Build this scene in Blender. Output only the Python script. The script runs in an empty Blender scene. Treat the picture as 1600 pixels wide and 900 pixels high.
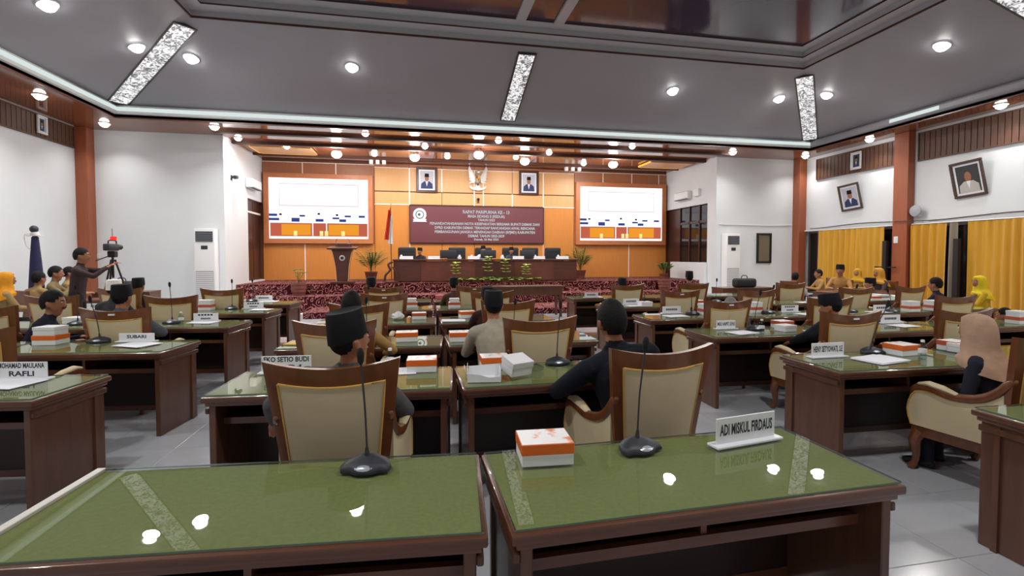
import bpy, bmesh, math, random
import numpy as np
from mathutils import Vector, Matrix
random.seed(7)
scn = bpy.context.scene
col = scn.collection
R = math.radians
# ---------------------------------------------------------------- camera, world, exposure
F, CX, CY = 750.0, 800.0, 425.0            # focal length / principal point for a 1600x900 frame
YAW, PITCH, CAMH = R(10.94), R(1.9), 1.6
cam = bpy.data.cameras.new('camera'); cam_o = bpy.data.objects.new('camera', cam); col.objects.link(cam_o)
cam.sensor_width = 36; cam.lens = 36*F/1600; cam.shift_y = -(450-CY)/1600; cam.clip_start = .05
cam_o.location = (0, 0, CAMH); cam_o.rotation_euler = (R(90)-PITCH, 0, -YAW)
scn.camera = cam_o
w = bpy.data.worlds.new('world'); scn.world = w; w.use_nodes = True
w.node_tree.nodes['Background'].inputs[0].default_value = (.02, .02, .025, 1)
vs = scn.view_settings
vs.view_transform = 'Standard'; vs.look = 'None'; vs.gamma = 1; vs.use_curve_mapping = False
vs.exposure = 0.0
LAMP = 44.0                                 # power of one ceiling downlight
fw = np.array([math.sin(YAW)*math.cos(PITCH), math.cos(YAW)*math.cos(PITCH), -math.sin(PITCH)])
rt = np.array([math.cos(YAW), -math.sin(YAW), 0]); up = np.cross(rt, fw)
def ray(x, y): return fw+rt*(x-CX)/F-up*(y-CY)/F
def U(x, y, z):                             # where the sight line of a photo point meets the level z
    r = ray(x, y); t = (z-CAMH)/r[2]; return (r[0]*t, r[1]*t, z)
def UY(x, y, Y):
    r = ray(x, y); t = Y/r[1]; return (r[0]*t, Y, CAMH+r[2]*t)
def UX(x, y, X):
    r = ray(x, y); t = X/r[0]; return (X, r[1]*t, CAMH+r[2]*t)
def PR(X, Y, Z):
    d = np.array([X, Y, Z-CAMH]); k = d@fw; return CX+F*(d@rt)/k, CY-F*(d@up)/k
# ---------------------------------------------------------------- materials
MATS = {}
def srgb(c):
    return tuple(((v/255)/12.92 if v/255 <= .04045 else ((v/255+.055)/1.055)**2.4) for v in c)+(1,)
def mat(name, c, rough=.5, metal=0, var=.0, scale=8, stretch=(1, 1, 1), c2=None, bump=0, coat=0, emit=0, spec=.5, bscale=None, sheen=0):
    if name in MATS: return MATS[name]
    m = bpy.data.materials.new(name); m.use_nodes = True; nt = m.node_tree; p = nt.nodes['Principled BSDF']
    col1 = srgb(c); p.inputs['Roughness'].default_value = rough; p.inputs['Metallic'].default_value = metal
    p.inputs['Coat Weight'].default_value = coat; p.inputs['Coat Roughness'].default_value = .06
    p.inputs['Specular IOR Level'].default_value = spec; p.inputs['Base Color'].default_value = col1
    if sheen: p.inputs['Sheen Weight'].default_value = sheen
    if emit:
        p.inputs['Emission Color'].default_value = col1; p.inputs['Emission Strength'].default_value = emit
    tc = nt.nodes.new('ShaderNodeTexCoord'); mp = nt.nodes.new('ShaderNodeMapping'); mp.inputs['Scale'].default_value = stretch
    nt.links.new(tc.outputs['Object'], mp.inputs[0])
    nz = nt.nodes.new('ShaderNodeTexNoise'); nz.inputs['Scale'].default_value = scale; nz.inputs['Detail'].default_value = 5
    nt.links.new(mp.outputs[0], nz.inputs[0])
    cc2 = srgb(c2) if c2 else tuple(max(0, v*(1-var)) for v in col1[:3])+(1,)
    mx = nt.nodes.new('ShaderNodeMix'); mx.data_type = 'RGBA'
    mx.inputs['A'].default_value = col1; mx.inputs['B'].default_value = cc2
    if var or c2:
        rp = nt.nodes.new('ShaderNodeMapRange'); rp.inputs[1].default_value = .35; rp.inputs[2].default_value = .65
        nt.links.new(nz.outputs[0], rp.inputs[0]); nt.links.new(rp.outputs[0], mx.inputs['Factor'])
        nt.links.new(mx.outputs['Result'], p.inputs['Base Color'])
    if bump:
        nb = nt.nodes.new('ShaderNodeTexNoise'); nb.inputs['Scale'].default_value = bscale or scale; nb.inputs['Detail'].default_value = 4
        nt.links.new(tc.outputs['Object'], nb.inputs[0])
        b = nt.nodes.new('ShaderNodeBump'); b.inputs['Strength'].default_value = bump; b.inputs['Distance'].default_value = .01
        nt.links.new(nb.outputs[0], b.inputs['Height']); nt.links.new(b.outputs[0], p.inputs['Normal'])
    MATS[name] = m; return m
def emis(name, c, s):
    if name in MATS: return MATS[name]
    m = bpy.data.materials.new(name); m.use_nodes = True; nt = m.node_tree; nt.nodes.clear()
    o = nt.nodes.new('ShaderNodeOutputMaterial'); e = nt.nodes.new('ShaderNodeEmission')
    e.inputs[0].default_value = srgb(c); e.inputs[1].default_value = s; nt.links.new(e.outputs[0], o.inputs[0])
    MATS[name] = m; return m
def glassmat(name, tint, ior=1.5, rough=.0):
    m = bpy.data.materials.new(name); m.use_nodes = True; nt = m.node_tree; nt.nodes.clear()
    o = nt.nodes.new('ShaderNodeOutputMaterial'); t = nt.nodes.new('ShaderNodeBsdfTransparent'); g = nt.nodes.new('ShaderNodeBsdfGlossy')
    f = nt.nodes.new('ShaderNodeFresnel'); f.inputs[0].default_value = ior; mx = nt.nodes.new('ShaderNodeMixShader')
    t.inputs[0].default_value = srgb(tint); g.inputs['Roughness'].default_value = rough
    ge = nt.nodes.new('ShaderNodeNewGeometry'); mu = nt.nodes.new('ShaderNodeMath'); mu.operation = 'MULTIPLY'; sb = nt.nodes.new('ShaderNodeMath'); sb.operation = 'SUBTRACT'; sb.inputs[0].default_value = 1
    nt.links.new(ge.outputs['Backfacing'], sb.inputs[1]); nt.links.new(f.outputs[0], mu.inputs[0]); nt.links.new(sb.outputs[0], mu.inputs[1]); nt.links.new(mu.outputs[0], mx.inputs[0]); nt.links.new(t.outputs[0], mx.inputs[1]); nt.links.new(g.outputs[0], mx.inputs[2]); nt.links.new(mx.outputs[0], o.inputs[0])
    MATS[name] = m; return m
def carpet():
    m = bpy.data.materials.new('carpet'); m.use_nodes = True; nt = m.node_tree; p = nt.nodes['Principled BSDF']
    tc = nt.nodes.new('ShaderNodeTexCoord'); nz = nt.nodes.new('ShaderNodeTexNoise'); nz.inputs['Scale'].default_value = 1.6; nz.inputs['Distortion'].default_value = 2.2
    wv = nt.nodes.new('ShaderNodeTexVoronoi'); wv.inputs['Scale'].default_value = 4.2
    nt.links.new(tc.outputs['Object'], nz.inputs[0])
    ad = nt.nodes.new('ShaderNodeVectorMath'); ad.operation = 'MULTIPLY_ADD'; ad.inputs[1].default_value = (.55, .55, .55)
    nt.links.new(nz.outputs['Color'], ad.inputs[0]); nt.links.new(tc.outputs['Object'], ad.inputs[2]); nt.links.new(ad.outputs[0], wv.inputs[0])
    sn = nt.nodes.new('ShaderNodeMath'); sn.operation = 'SINE'; mu = nt.nodes.new('ShaderNodeMath'); mu.operation = 'MULTIPLY'; mu.inputs[1].default_value = 22
    nt.links.new(wv.outputs['Distance'], mu.inputs[0]); nt.links.new(mu.outputs[0], sn.inputs[0])
    rp = nt.nodes.new('ShaderNodeValToRGB'); e = rp.color_ramp.elements
    e[0].position = .3; e[0].color = srgb((66, 22, 30)); e[1].position = .88; e[1].color = srgb((186, 130, 122))
    x = rp.color_ramp.elements.new(.62); x.color = srgb((104, 44, 50))
    nt.links.new(sn.outputs[0], rp.inputs[0]); nt.links.new(rp.outputs[0], p.inputs['Base Color']); p.inputs['Roughness'].default_value = .95; p.inputs['Specular IOR Level'].default_value = .1
    MATS['carpet'] = m; return m
carpet()
def crystal():
    m = bpy.data.materials.new('crystal'); m.use_nodes = True; nt = m.node_tree; p = nt.nodes['Principled BSDF']
    tc = nt.nodes.new('ShaderNodeTexCoord'); v = nt.nodes.new('ShaderNodeTexNoise'); v.inputs['Scale'].default_value = 11; v.inputs['Detail'].default_value = 3; v.inputs['Distortion'].default_value = 1.6
    nt.links.new(tc.outputs['Object'], v.inputs[0])
    b = nt.nodes.new('ShaderNodeBump'); b.inputs['Strength'].default_value = 1; b.inputs['Distance'].default_value = .05
    nt.links.new(v.outputs[0], b.inputs['Height']); nt.links.new(b.outputs[0], p.inputs['Normal'])
    rp = nt.nodes.new('ShaderNodeValToRGB'); e = rp.color_ramp.elements
    e[0].position = .42; e[0].color = (.05, .05, .06, 1); e[1].position = .56; e[1].color = (1, 1, 1, 1)
    nt.links.new(v.outputs[0], rp.inputs[0]); nt.links.new(rp.outputs[0], p.inputs['Emission Color']); p.inputs['Base Color'].default_value = (.25, .25, .27, 1)
    p.inputs['Emission Strength'].default_value = .9; p.inputs['Roughness'].default_value = .15
    MATS['crystal'] = m
crystal()
def boxtop():
    m = mat('box_print', (240, 240, 242), .35, c2=(226, 120, 60), scale=9)
    n = [x for x in m.node_tree.nodes if x.type == 'MAP_RANGE'][0]; n.inputs[1].default_value = .52; n.inputs[2].default_value = .6
boxtop()
mat('wall_white', (222, 226, 229), .55, var=.04, scale=1.2, spec=.3)
mat('pillar', (162, 88, 56), .35, var=.15, scale=6, stretch=(4, 4, .4))
mat('brown_gloss', (134, 80, 54), .10, var=.18, scale=3, stretch=(.5, 4, 1), spec=.75)
mat('brown_trim', (108, 58, 38), .3, var=.2, scale=5)
mat('dark_beam', (74, 48, 40), .55, spec=.3)
mat('slope_grey', (146, 146, 153), .42, var=.06, scale=.8, spec=.5)
mat('mould_grey', (168, 168, 174), .4)
mat('ceiling_dark', (66, 62, 78), .08, var=.25, scale=.5, spec=.6)
mat('cornice_white', (228, 232, 232), .35)
emis('led', (232, 246, 244), .85); emis('bulb', (255, 253, 248), 25); emis('warm_led', (255, 176, 70), 1.6)
mat('metal_white', (230, 230, 230), .35); mat('chrome', (210, 210, 212), .18, 1); mat('gold', (206, 164, 70), .4)
mat('tile', (180, 183, 190), .16, var=.08, scale=2.5, spec=.5); mat('grout', (196, 198, 202), .7)
mat('slat_brown', (96, 62, 44), .5, var=.3, scale=6, stretch=(3, 3, .5)); mat('slat_back', (50, 30, 24), .7)
mat('panel_orange', (208, 134, 62), .38, var=.10, scale=5, stretch=(6, 6, .35)); mat('panel_light', (222, 166, 108), .38, var=.08, scale=5, stretch=(6, 6, .35))
mat('panel_brown', (164, 104, 72), .4, var=.12, scale=5, stretch=(6, 6, .35)); mat('frame_orange', (192, 118, 72), .4, var=.08, scale=5)
mat('strip_white', (246, 238, 228), .4); mat('joint_dark', (96, 52, 26), .6)
mat('door_wood', (74, 44, 36), .35, var=.25, scale=5, stretch=(5, 5, .4))
mat('desk_wood', (102, 60, 42), .33, var=.28, scale=5, stretch=(.6, 5, 5), coat=.3); mat('desk_side', (98, 62, 44), .33, var=.25, scale=5, stretch=(5, 5, .5), coat=.25)
mat('desk_dark', (46, 28, 25), .4, var=.3, scale=5); mat('felt', (134, 138, 88), .95, var=.12, scale=60, spec=.1)
glassmat('glass', (248, 252, 250), 1.6); glassmat('bottle', (225, 232, 236), 1.35, .05); mat('glass_edge', (96, 122, 112), .15)
mat('chair_wood', (124, 72, 42), .28, var=.28, scale=7, stretch=(3, 3, .8), coat=.45); mat('cream', (214, 198, 162), .8, var=.08, scale=4, bump=.1, bscale=240, spec=.2)
mat('piping', (206, 164, 84), .6)
mat('black_plastic', (44, 46, 54), .5); mat('foam', (26, 26, 28), .95); mat('silver', (176, 186, 196), .3, .4); mat('black', (18, 18, 20), .5); mat('black_soft', (30, 31, 36), .7)
mat('paper', (236, 238, 246), .6); mat('white_card', (232, 234, 238), .5); mat('ink', (40, 44, 60), .6); mat('orange_card', (226, 106, 34), .4); mat('pink_card', (216, 110, 120), .5); mat('red_card', (196, 92, 62), .5)
mat('acrylic', (230, 234, 240), .12)
mat('curtain', (212, 156, 34), .75, var=.16, scale=3, stretch=(4, 4, .3), sheen=.2); mat('curtain_grey', (140, 128, 112), .8)
mat('window_dark', (22, 24, 30), .08, spec=.6); mat('alu', (70, 62, 58), .4)
mat('banner', (104, 52, 58), .5); mat('banner_edge', (58, 24, 24), .5); emis('banner_text_glow', (238, 244, 250), .62)  # white banner lettering is given a glow of its own to read bright
mat('table_wood', (92, 52, 42), .35, var=.25, scale=4, stretch=(.6, 5, 5)); mat('table_panel', (112, 62, 48), .4, var=.2, scale=4); mat('lectern_wood', (84, 46, 38), .35, var=.25, scale=5)
mat('terracotta', (124, 70, 58), .7, var=.15, scale=6); mat('leaf', (72, 108, 44), .5, var=.4, scale=10); mat('leaf_pale', (150, 176, 72), .5, var=.3, scale=10); mat('flower', (236, 226, 130), .6); mat('soil', (50, 36, 28), .9)
mat('flag_red', (204, 52, 36), .7); mat('flag_white', (236, 234, 230), .7); mat('pole', (96, 60, 40), .4)
mat('skin', (166, 112, 84), .55, var=.1, scale=12, spec=.35); mat('hair', (15, 14, 15), .7, var=.3, scale=60, spec=.25, bump=.6, bscale=90); mat('hair_grey', (120, 118, 120), .7); mat('peci', (13, 14, 19), .75, spec=.25)
mat('lip', (140, 78, 66), .5); mat('eye_white', (226, 222, 216), .3)
mat('silver_emblem', (206, 202, 196), .3, .6); mat('emblem_red', (150, 46, 36), .5)
mat('navy_cloth', (30, 32, 70), .8)
# ---------------------------------------------------------------- geometry helpers: every shape is (verts, faces)
def box(x0, x1, y0, y1, z0, z1):
    v = [(x, y, z) for z in (z0, z1) for y in (y0, y1) for x in (x0, x1)]
    return v, [(0, 2, 3, 1), (4, 5, 7, 6), (0, 1, 5, 4), (2, 6, 7, 3), (0, 4, 6, 2), (1, 3, 7, 5)]
def bbox(x0, x1, y0, y1, z0, z1, b=.006, seg=2):
    v, f = box(x0, x1, y0, y1, z0, z1)
    bm = bmesh.new(); vv = [bm.verts.new(p) for p in v]
    for q in f: bm.faces.new([vv[i] for i in q])
    bmesh.ops.recalc_face_normals(bm, faces=bm.faces)
    bmesh.ops.bevel(bm, geom=bm.edges[:], offset=b, segments=seg, affect='EDGES', profile=.5)
    bm.verts.index_update()
    r = [tuple(x.co) for x in bm.verts], [tuple(x.index for x in q.verts) for q in bm.faces]; bm.free(); return r
def join(*gs):
    v, f = [], []
    for a, b in gs:
        n = len(v); v += list(a); f += [tuple(i+n for i in q) for q in b]
    return v, f
def xf(g, m): return [tuple(m @ Vector(p)) for p in g[0]], g[1]
def mv(g, x=0, y=0, z=0): return [(p[0]+x, p[1]+y, p[2]+z) for p in g[0]], g[1]
def rz(g, a): return xf(g, Matrix.Rotation(a, 4, 'Z'))
def skin(rings, caps=True, closed=False):
    n = len(rings[0]); v = [tuple(p) for r in rings for p in r]; f = []
    k = len(rings)
    for i in range(k if closed else k-1):
        j = (i+1) % k
        for a in range(n):
            b = (a+1) % n; f.append((i*n+a, i*n+b, j*n+b, j*n+a))
    if caps and not closed:
        f.append(tuple(range(n-1, -1, -1))); f.append(tuple((k-1)*n+a for a in range(n)))
    return v, f
def lathe(prof, n=16, sx=1, sy=1):
    return skin([[(r*sx*math.cos(2*math.pi*a/n), r*sy*math.sin(2*math.pi*a/n), z) for a in range(n)] for r, z in prof])
def frames(path, sidehint):
    out = []
    P = [Vector(p) for p in path]
    for i in range(len(P)):
        t = (P[min(i+1, len(P)-1)]-P[max(i-1, 0)]).normalized(); h = Vector(sidehint)
        if abs(t.dot(h)) > .93: h = Vector((0, 1, 0)) if abs(t.y) < .9 else Vector((0, 0, 1))
        s = (h-t*t.dot(h)).normalized(); out.append((P[i], s, t.cross(s), t))
    return out
def tube(path, rad, n=8, side=(1, 0, 0), round_ends=False):
    fr = frames(path, side); k = len(fr)
    if not isinstance(rad, (list, tuple)): rad = [rad]*k
    rad = [(r, r) if not isinstance(r, (list, tuple)) else r for r in rad]
    rings = []
    def ring(c, s, o, a, b): return [tuple(c+s*(a*math.cos(2*math.pi*q/n))+o*(b*math.sin(2*math.pi*q/n))) for q in range(n)]
    if round_ends:
        c, s, o, t = fr[0]; a, b = rad[0]; m = min(a, b)
        for th in (.9, .5): rings.append(ring(c-t*m*math.sin(th*1.57), s, o, a*math.cos(th*1.57), b*math.cos(th*1.57)))
    for (c, s, o, t), (a, b) in zip(fr, rad): rings.append(ring(c, s, o, a, b))
    if round_ends:
        c, s, o, t = fr[-1]; a, b = rad[-1]; m = min(a, b)
        for th in (.5, .9): rings.append(ring(c+t*m*math.sin(th*1.57), s, o, a*math.cos(th*1.57), b*math.cos(th*1.57)))
    return skin(rings)
def smoothpath(pts, k=4):
    P = [np.array(p, float) for p in pts]; P = [2*P[0]-P[1]]+P+[2*P[-1]-P[-2]]; out = []
    for i in range(1, len(P)-2):
        for q in range(k):
            t = q/k; a, b, c, d = P[i-1:i+3]
            out.append(tuple(.5*(2*b+(c-a)*t+(2*a-5*b+4*c-d)*t*t+(-a+3*b-3*c+d)*t**3)))
    out.append(tuple(P[-2])); return out
def ell(c, r, n=14, m=9):
    return skin([[(c[0]+r[0]*math.sin(math.pi*(i+.05)/(m+.1))*math.cos(2*math.pi*a/n), c[1]+r[1]*math.sin(math.pi*(i+.05)/(m+.1))*math.sin(2*math.pi*a/n), c[2]-r[2]*math.cos(math.pi*(i+.05)/(m+.1))) for a in range(n)] for i in range(m+1)])
def solid(fn, us, vs_, keep, t):               # a shell of thickness t from a grid function fn(u, v, offset)
    nu, nv = len(us), len(vs_); v = []; f = []
    for o in (-t, t):
        for b in vs_:
            for a in us: v.append(tuple(fn(a, b, o)))
    q = [(i, j) for j in range(nv-1) for i in range(nu-1) if keep((us[i]+us[i+1])/2, (vs_[j]+vs_[j+1])/2)]
    N = nu*nv; ed = {}
    for i, j in q:
        a = [j*nu+i, j*nu+i+1, (j+1)*nu+i+1, (j+1)*nu+i]
        f.append(tuple(a)); f.append(tuple(x+N for x in reversed(a)))
        for s in range(4):
            e = (a[s], a[(s+1) % 4]); ed.setdefault(frozenset(e), []).append(e)
    for k, l in ed.items():
        if len(l) == 1:
            a, b = l[0]; f.append((b, a, a+N, b+N))
    used = sorted({i for x in f for i in x}); mp = {o: i for i, o in enumerate(used)}
    return [v[i] for i in used], [tuple(mp[i] for i in x) for x in f]
def prism(poly, d0, d1, axis='y'):
    def P(a, b, d): return (a, d, b) if axis == 'y' else ((a, b, d) if axis == 'z' else (d, a, b))
    n = len(poly); v = [P(a, b, d0) for a, b in poly]+[P(a, b, d1) for a, b in poly]
    f = [tuple(range(n)), tuple(range(2*n-1, n-1, -1))]+[(i, i+n, (i+1) % n+n, (i+1) % n) for i in range(n)]
    return v, f
def mesh(name, g, m, smooth=False, fix=True):
    me = bpy.data.meshes.new(name); me.from_pydata(g[0], [], g[1])
    if fix:
        bm = bmesh.new(); bm.from_mesh(me); bmesh.ops.recalc_face_normals(bm, faces=bm.faces); bm.to_mesh(me); bm.free()
    for k in (m if isinstance(m, (list, tuple)) else [m]): me.materials.append(MATS[k] if isinstance(k, str) else k)
    if smooth:
        me.polygons.foreach_set('use_smooth', [True]*len(me.polygons))
        try: me.set_sharp_from_angle(angle=R(42))
        except Exception: pass
    me.update(); return me
def ob(name, g, m=None, parent=None, loc=None, rot=None, smooth=False):
    me = g if isinstance(g, bpy.types.Mesh) else mesh(name, g, m, smooth)
    o = bpy.data.objects.new(name, me); col.objects.link(o)
    if parent: o.parent = parent
    if loc is not None: o.location = loc
    if rot is not None: o.rotation_euler = rot if isinstance(rot, (list, tuple)) else (0, 0, rot)
    return o
def tag(o, label=None, cat=None, group=None, kind=None):
    if label: o['label'] = label
    if cat: o['category'] = cat
    if group: o['group'] = group
    if kind: o['kind'] = kind
    return o
def thing(name, label, cat, loc=(0, 0, 0), rot=0, group=None):
    o = bpy.data.objects.new(name, None); col.objects.link(o); o.location = loc; o.rotation_euler = (0, 0, rot)
    o.empty_display_size = .1
    return tag(o, label, cat, group)
def struct(name, g, m, parent=None, smooth=False):
    o = ob(name, g, m, parent, smooth=smooth)
    if not parent: o['kind'] = 'structure'
    return o
def copy_tree(o, parent=None, loc=None, rot=None, label=None, group=None):
    c = o.copy(); col.objects.link(c)
    if parent: c.parent = parent
    if loc is not None: c.location = loc
    if rot is not None: c.rotation_euler = (0, 0, rot)
    if label: c['label'] = label
    if group: c['group'] = group
    for ch in list(KIDS.get(o.name, [])): copy_tree(ch, c)
    return c
KIDS = {}
def proto(root):                               # remember a prototype's children so copies can be made
    def rec(o):
        ks = [x for x in bpy.data.objects if x.parent == o]; KIDS[o.name] = ks
        for k in ks: rec(k)
    rec(root); return root
PROTO_USED = set()
def place(root, loc, rot, label, group=None):
    if root.name not in PROTO_USED:
        PROTO_USED.add(root.name); root.location = loc; root.rotation_euler = (0, 0, rot); root['label'] = label
        if group: root['group'] = group
        return root
    return copy_tree(root, None, loc, rot, label, group)
def text_geo(s, h, width=None, align='CENTER', bold=.0, depth=.0):
    c = bpy.data.curves.new('lettering', 'FONT'); c.body = s; c.size = 1; c.align_x = align; c.align_y = 'CENTER'; c.offset = bold; c.resolution_u = 2
    o = bpy.data.objects.new('lettering', c); col.objects.link(o); bpy.context.view_layer.update()
    me = bpy.data.meshes.new_from_object(o); v = np.array([tuple(p.co) for p in me.vertices]); f = [tuple(q.vertices) for q in me.polygons]
    bpy.data.objects.remove(o); bpy.data.curves.remove(c); bpy.data.meshes.remove(me)
    if len(v) == 0: return [], []
    wd = v[:, 0].max()-v[:, 0].min(); v[:, 0] -= (v[:, 0].max()+v[:, 0].min())/2
    sx = h*1.4
    if width: sx = width/wd
    return [(p[0]*sx, 0, p[1]*h*1.4) for p in v], f       # upright, readable from -y
# ================================================================= the room
XL, XR, YB, YF, ZS = -8.6, 12.95, -1.6, 14.5, 4.9           # walls and soffit level
SXL, SXR, YST, STZ = -5.25, 9.75, 17.8, .76                  # stage recess, stage wall, stage level
XC = 2.2
# floor with tiles
fl = struct('floor', box(XL-.3, XR+.3, YB-.2, YST+.3, -.12, -.004), 'grout')
TS = .6; tile_me = mesh('floor_tile', bbox(0, TS-.004, 0, TS-.004, -.02, 0, .0015, 1), 'tile')
cand = []
for i in range(37):
    for j in range(28):
        x, y = XL+i*TS, YB+j*TS
        if y > 13.4: continue
        d = np.array([x+.3, y+.3, -CAMH]); k = d@fw; vis = 0
        if k > .8:
            px, py = PR(x+.3, y+.3, 0)
            if -60 < px < 1660 and 380 < py < 960:
                open_ = (-2.9 < x < -.9) or (1.2 < x < 3.4) or x > 3.4 and y < 3 or x < -2.5 and y > 3
                vis = 1/k+(.5 if open_ else 0)
        cand.append((vis, x, y))
cand.sort(reverse=True); rest = []
for n, (s, x, y) in enumerate(cand):
    if n < 290: ob('floor_tile', tile_me, parent=fl, loc=(x, y, 0))
    else: rest.append(mv(box(0, TS-.004, 0, TS-.004, -.02, 0), x, y, 0))
tag(ob('floor_tile_field', join(*rest), 'tile', fl), kind='stuff')
# walls
struct('wall_left', box(XL-.2, XL, YB, YF+.2, 0, ZS+.1), 'wall_white')
struct('wall_right', join(box(XR, XR+.2, YB, YF+.2, 2.45, ZS+.1), box(XR, XR+.2, YB, YF+.2, 0, .35), box(XR+.12, XR+.2, YB, YF+.2, .35, 2.45)), 'wall_white')
struct('wall_back', box(XL-.2, XR+.2, YB-.2, YB, 0, ZS+.1), 'wall_white')
struct('wall_front_left', box(XL-.2, SXL, YF, YF+.2, 0, ZS+.1), 'wall_white')
struct('wall_front_right', box(SXR, XR+.2, YF, YF+.2, 0, ZS+.1), 'wall_white')
wsl = struct('wall_stage_left', join(box(SXL-.2, SXL, YF+.2, 16.35, 0, ZS+.1), box(SXL-.2, SXL, 16.35, YST+.2, 3.42, ZS+.1)), 'wall_white')
wsr = struct('wall_stage_right', join(box(SXR, SXR+.2, 14.7, 15.0, 0, ZS+.1), box(SXR, SXR+.2, 15.0, YST+.2, 3.42, ZS+.1)), 'wall_white')
# pillars
for n, (x0, x1, y0, y1) in enumerate([(XL, XL+.28, 14.2, YF), (XR-.28, XR, 14.2, YF), (XR-.22, XR, 10.57, 10.97), (XR-.22, XR, 6.2, 6.6), (XR-.22, XR, 1.8, 2.2), (XL, XL+.22, 10.0, 10.4), (XL, XL+.22, 5.6, 6.0), (XL, XL+.22, 1.2, 1.6)]):
    struct('trim_%d' % (n+1), bbox(x0, x1, y0, y1, 0, ZS, .01), 'pillar')
# soffit (glossy brown) around the coffer and over the stage, split in boards along X
OX0, OX1, OY0, OY1 = -7.05, 12.0, 0.0, 13.05
sof = struct('ceiling_soffit', join(box(XL-.2, OX0, YB, OY1, ZS, ZS+.08), box(OX1, XR+.2, YB, OY1, ZS, ZS+.08), box(OX0, OX1, YB, OY0, ZS, ZS+.08), box(XL-.2, XR+.2, OY1, 14.7, ZS, ZS+.08)), 'brown_gloss')
stc = struct('ceiling_stage', join(box(SXL-.2, SXR+.2, 14.7, YST+.2, ZS+.02, ZS+.1)), 'brown_gloss')
for (a, b, dz) in ((13.85, 14.02, .07), (15.1, 15.25, .07), (16.9, 16.98, .03)): ob('ceiling_beam', box(SXL, SXR, a, b, ZS-dz, ZS+.02), 'dark_beam', stc)
for x in (-3.6, -1.6, .5, 2.2, 3.9, 6.0, 8.1): ob('ceiling_joint', box(x-.008, x+.008, 15.26, 16.89, ZS+.012, ZS+.02), 'dark_beam', stc)
# recessed cove trays with warm light at the two stage corners
for x0, x1 in ((-4.9, -3.2), (7.9, 9.5)):
    tr = thing('cove_tray', 'raised ceiling tray with a warm orange light strip above the %s screen' % ('left' if x0 < 0 else 'right'), 'ceiling light', ((x0+x1)/2, 16.0, ZS-.06)); h = (x1-x0)/2
    ob('tray_panel', box(-h, h, -.5, .5, .0, .05), 'panel_light', tr)
    ob('light_strip', box(-h+.05, h-.05, .5, .53, .0, .05), 'warm_led', tr)
    ob('light_strip', box(-h-.03, -h, -.45, .45, .0, .05), 'warm_led', tr)
# the coffer: cornice, slopes, mouldings, dark top
def ringgeo(a, b, sides=(0, 1, 2, 3)):                              # a, b: (inset, z) rectangles joined by four quads
    r = []
    for ins, z in (a, b):
        r += [(OX0+ins, OY0+ins, z), (OX1-ins, OY0+ins, z), (OX1-ins, OY1-ins, z), (OX0+ins, OY1-ins, z)]
    return r, [(i, (i+1) % 4, (i+1) % 4+4, i+4) for i in sides]
INS, ZL, ZH = 2.86, 5.17, 6.12
struct('ceiling_slope', ringgeo((0, ZL), (INS, ZH)), 'slope_grey')
struct('trim_11', join(ringgeo((0, ZS-.03), (0, 4.97)), ringgeo((-.06, ZS-.03), (0, ZS-.03)), ringgeo((0, 5.17), (0, ZL+.02))), 'brown_trim')
for nm_, sd_, m_ in (('trim_12', (2, 3), 'cornice_white'), ('trim_13', (0, 1), 'slope_grey')):     # lit white cornice front and left, unlit right and back coloured grey for their shade
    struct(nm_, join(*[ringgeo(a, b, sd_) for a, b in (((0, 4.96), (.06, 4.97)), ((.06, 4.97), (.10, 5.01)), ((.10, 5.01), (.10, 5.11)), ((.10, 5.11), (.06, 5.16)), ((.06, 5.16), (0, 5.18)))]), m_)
for nm, g in (('left', box(OX0+.098, OX0+.106, OY0, OY1-.1, 5.015, 5.105)), ('front', box(OX0+.1, OX1-.1, OY1-.106, OY1-.098, 5.015, 5.105)), ('right', box(OX1-.106, OX1-.098, 9.2, 10.4, 5.015, 5.105))):
    tag(ob('led_strip', g, 'led'), 'bright white light strip along the %s edge of the ceiling coffer' % nm, 'light strip')
struct('trim_14', join(ringgeo((INS-.03, ZH-.015), (INS, ZH-.02)), ringgeo((INS, ZH-.02), (INS, ZH+.02)), ringgeo((INS+.26, ZH+.13), (INS+.26, ZH+.16)), ringgeo((INS+.5, ZH+.27), (INS+.5, ZH+.29))), 'dark_beam')
struct('trim_15', join(ringgeo((INS, ZH+.02), (INS, ZH+.12)), ringgeo((INS, ZH+.12), (INS+.26, ZH+.13)), ringgeo((INS+.26, ZH+.16), (INS+.26, ZH+.26)), ringgeo((INS+.26, ZH+.26), (INS+.5, ZH+.27))), 'mould_grey')
struct('ceiling_top', box(OX0+INS+.4, OX1-INS-.4, OY0+INS+.4, OY1-INS-.4, ZH+.29, ZH+.36), 'ceiling_dark')
ctop = struct('trim_16', join(box(1.95, 2.15, 4.5, OY1-INS-.5, ZH+.24, ZH+.29), box(2.75, 2.95, 4.5, OY1-INS-.5, ZH+.24, ZH+.29)), 'mould_grey')
# slope frames: a point on a slope and its down-facing normal
def slope_pt(side, s, t):                       # side f/l/r/b, s = coordinate along the side, t = 0 outer .. 1 inner
    ins = t*INS; z = ZL+t*(ZH-ZL); k = math.hypot(INS, ZH-ZL); a, b = (ZH-ZL)/k, INS/k
    return {'f': (Vector((s, OY1-ins, z)), Vector((0, -a, -b)), Vector((0, -b, a))), 'l': (Vector((OX0+ins, s, z)), Vector((a, 0, -b)), Vector((b, 0, a))),
            'r': (Vector((OX1-ins, s, z)), Vector((-a, 0, -b)), Vector((-b, 0, a))), 'b': (Vector((s, OY0+ins, z)), Vector((0, a, -b)), Vector((0, b, a)))}[side]
def slope_hit(px, py, side):
    r = Vector(ray(px, py)); o = Vector((0, 0, CAMH)); p, n, _ = slope_pt(side, 3, 0); k = (p-o).dot(n)/r.dot(n); return o+r*k, n
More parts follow.
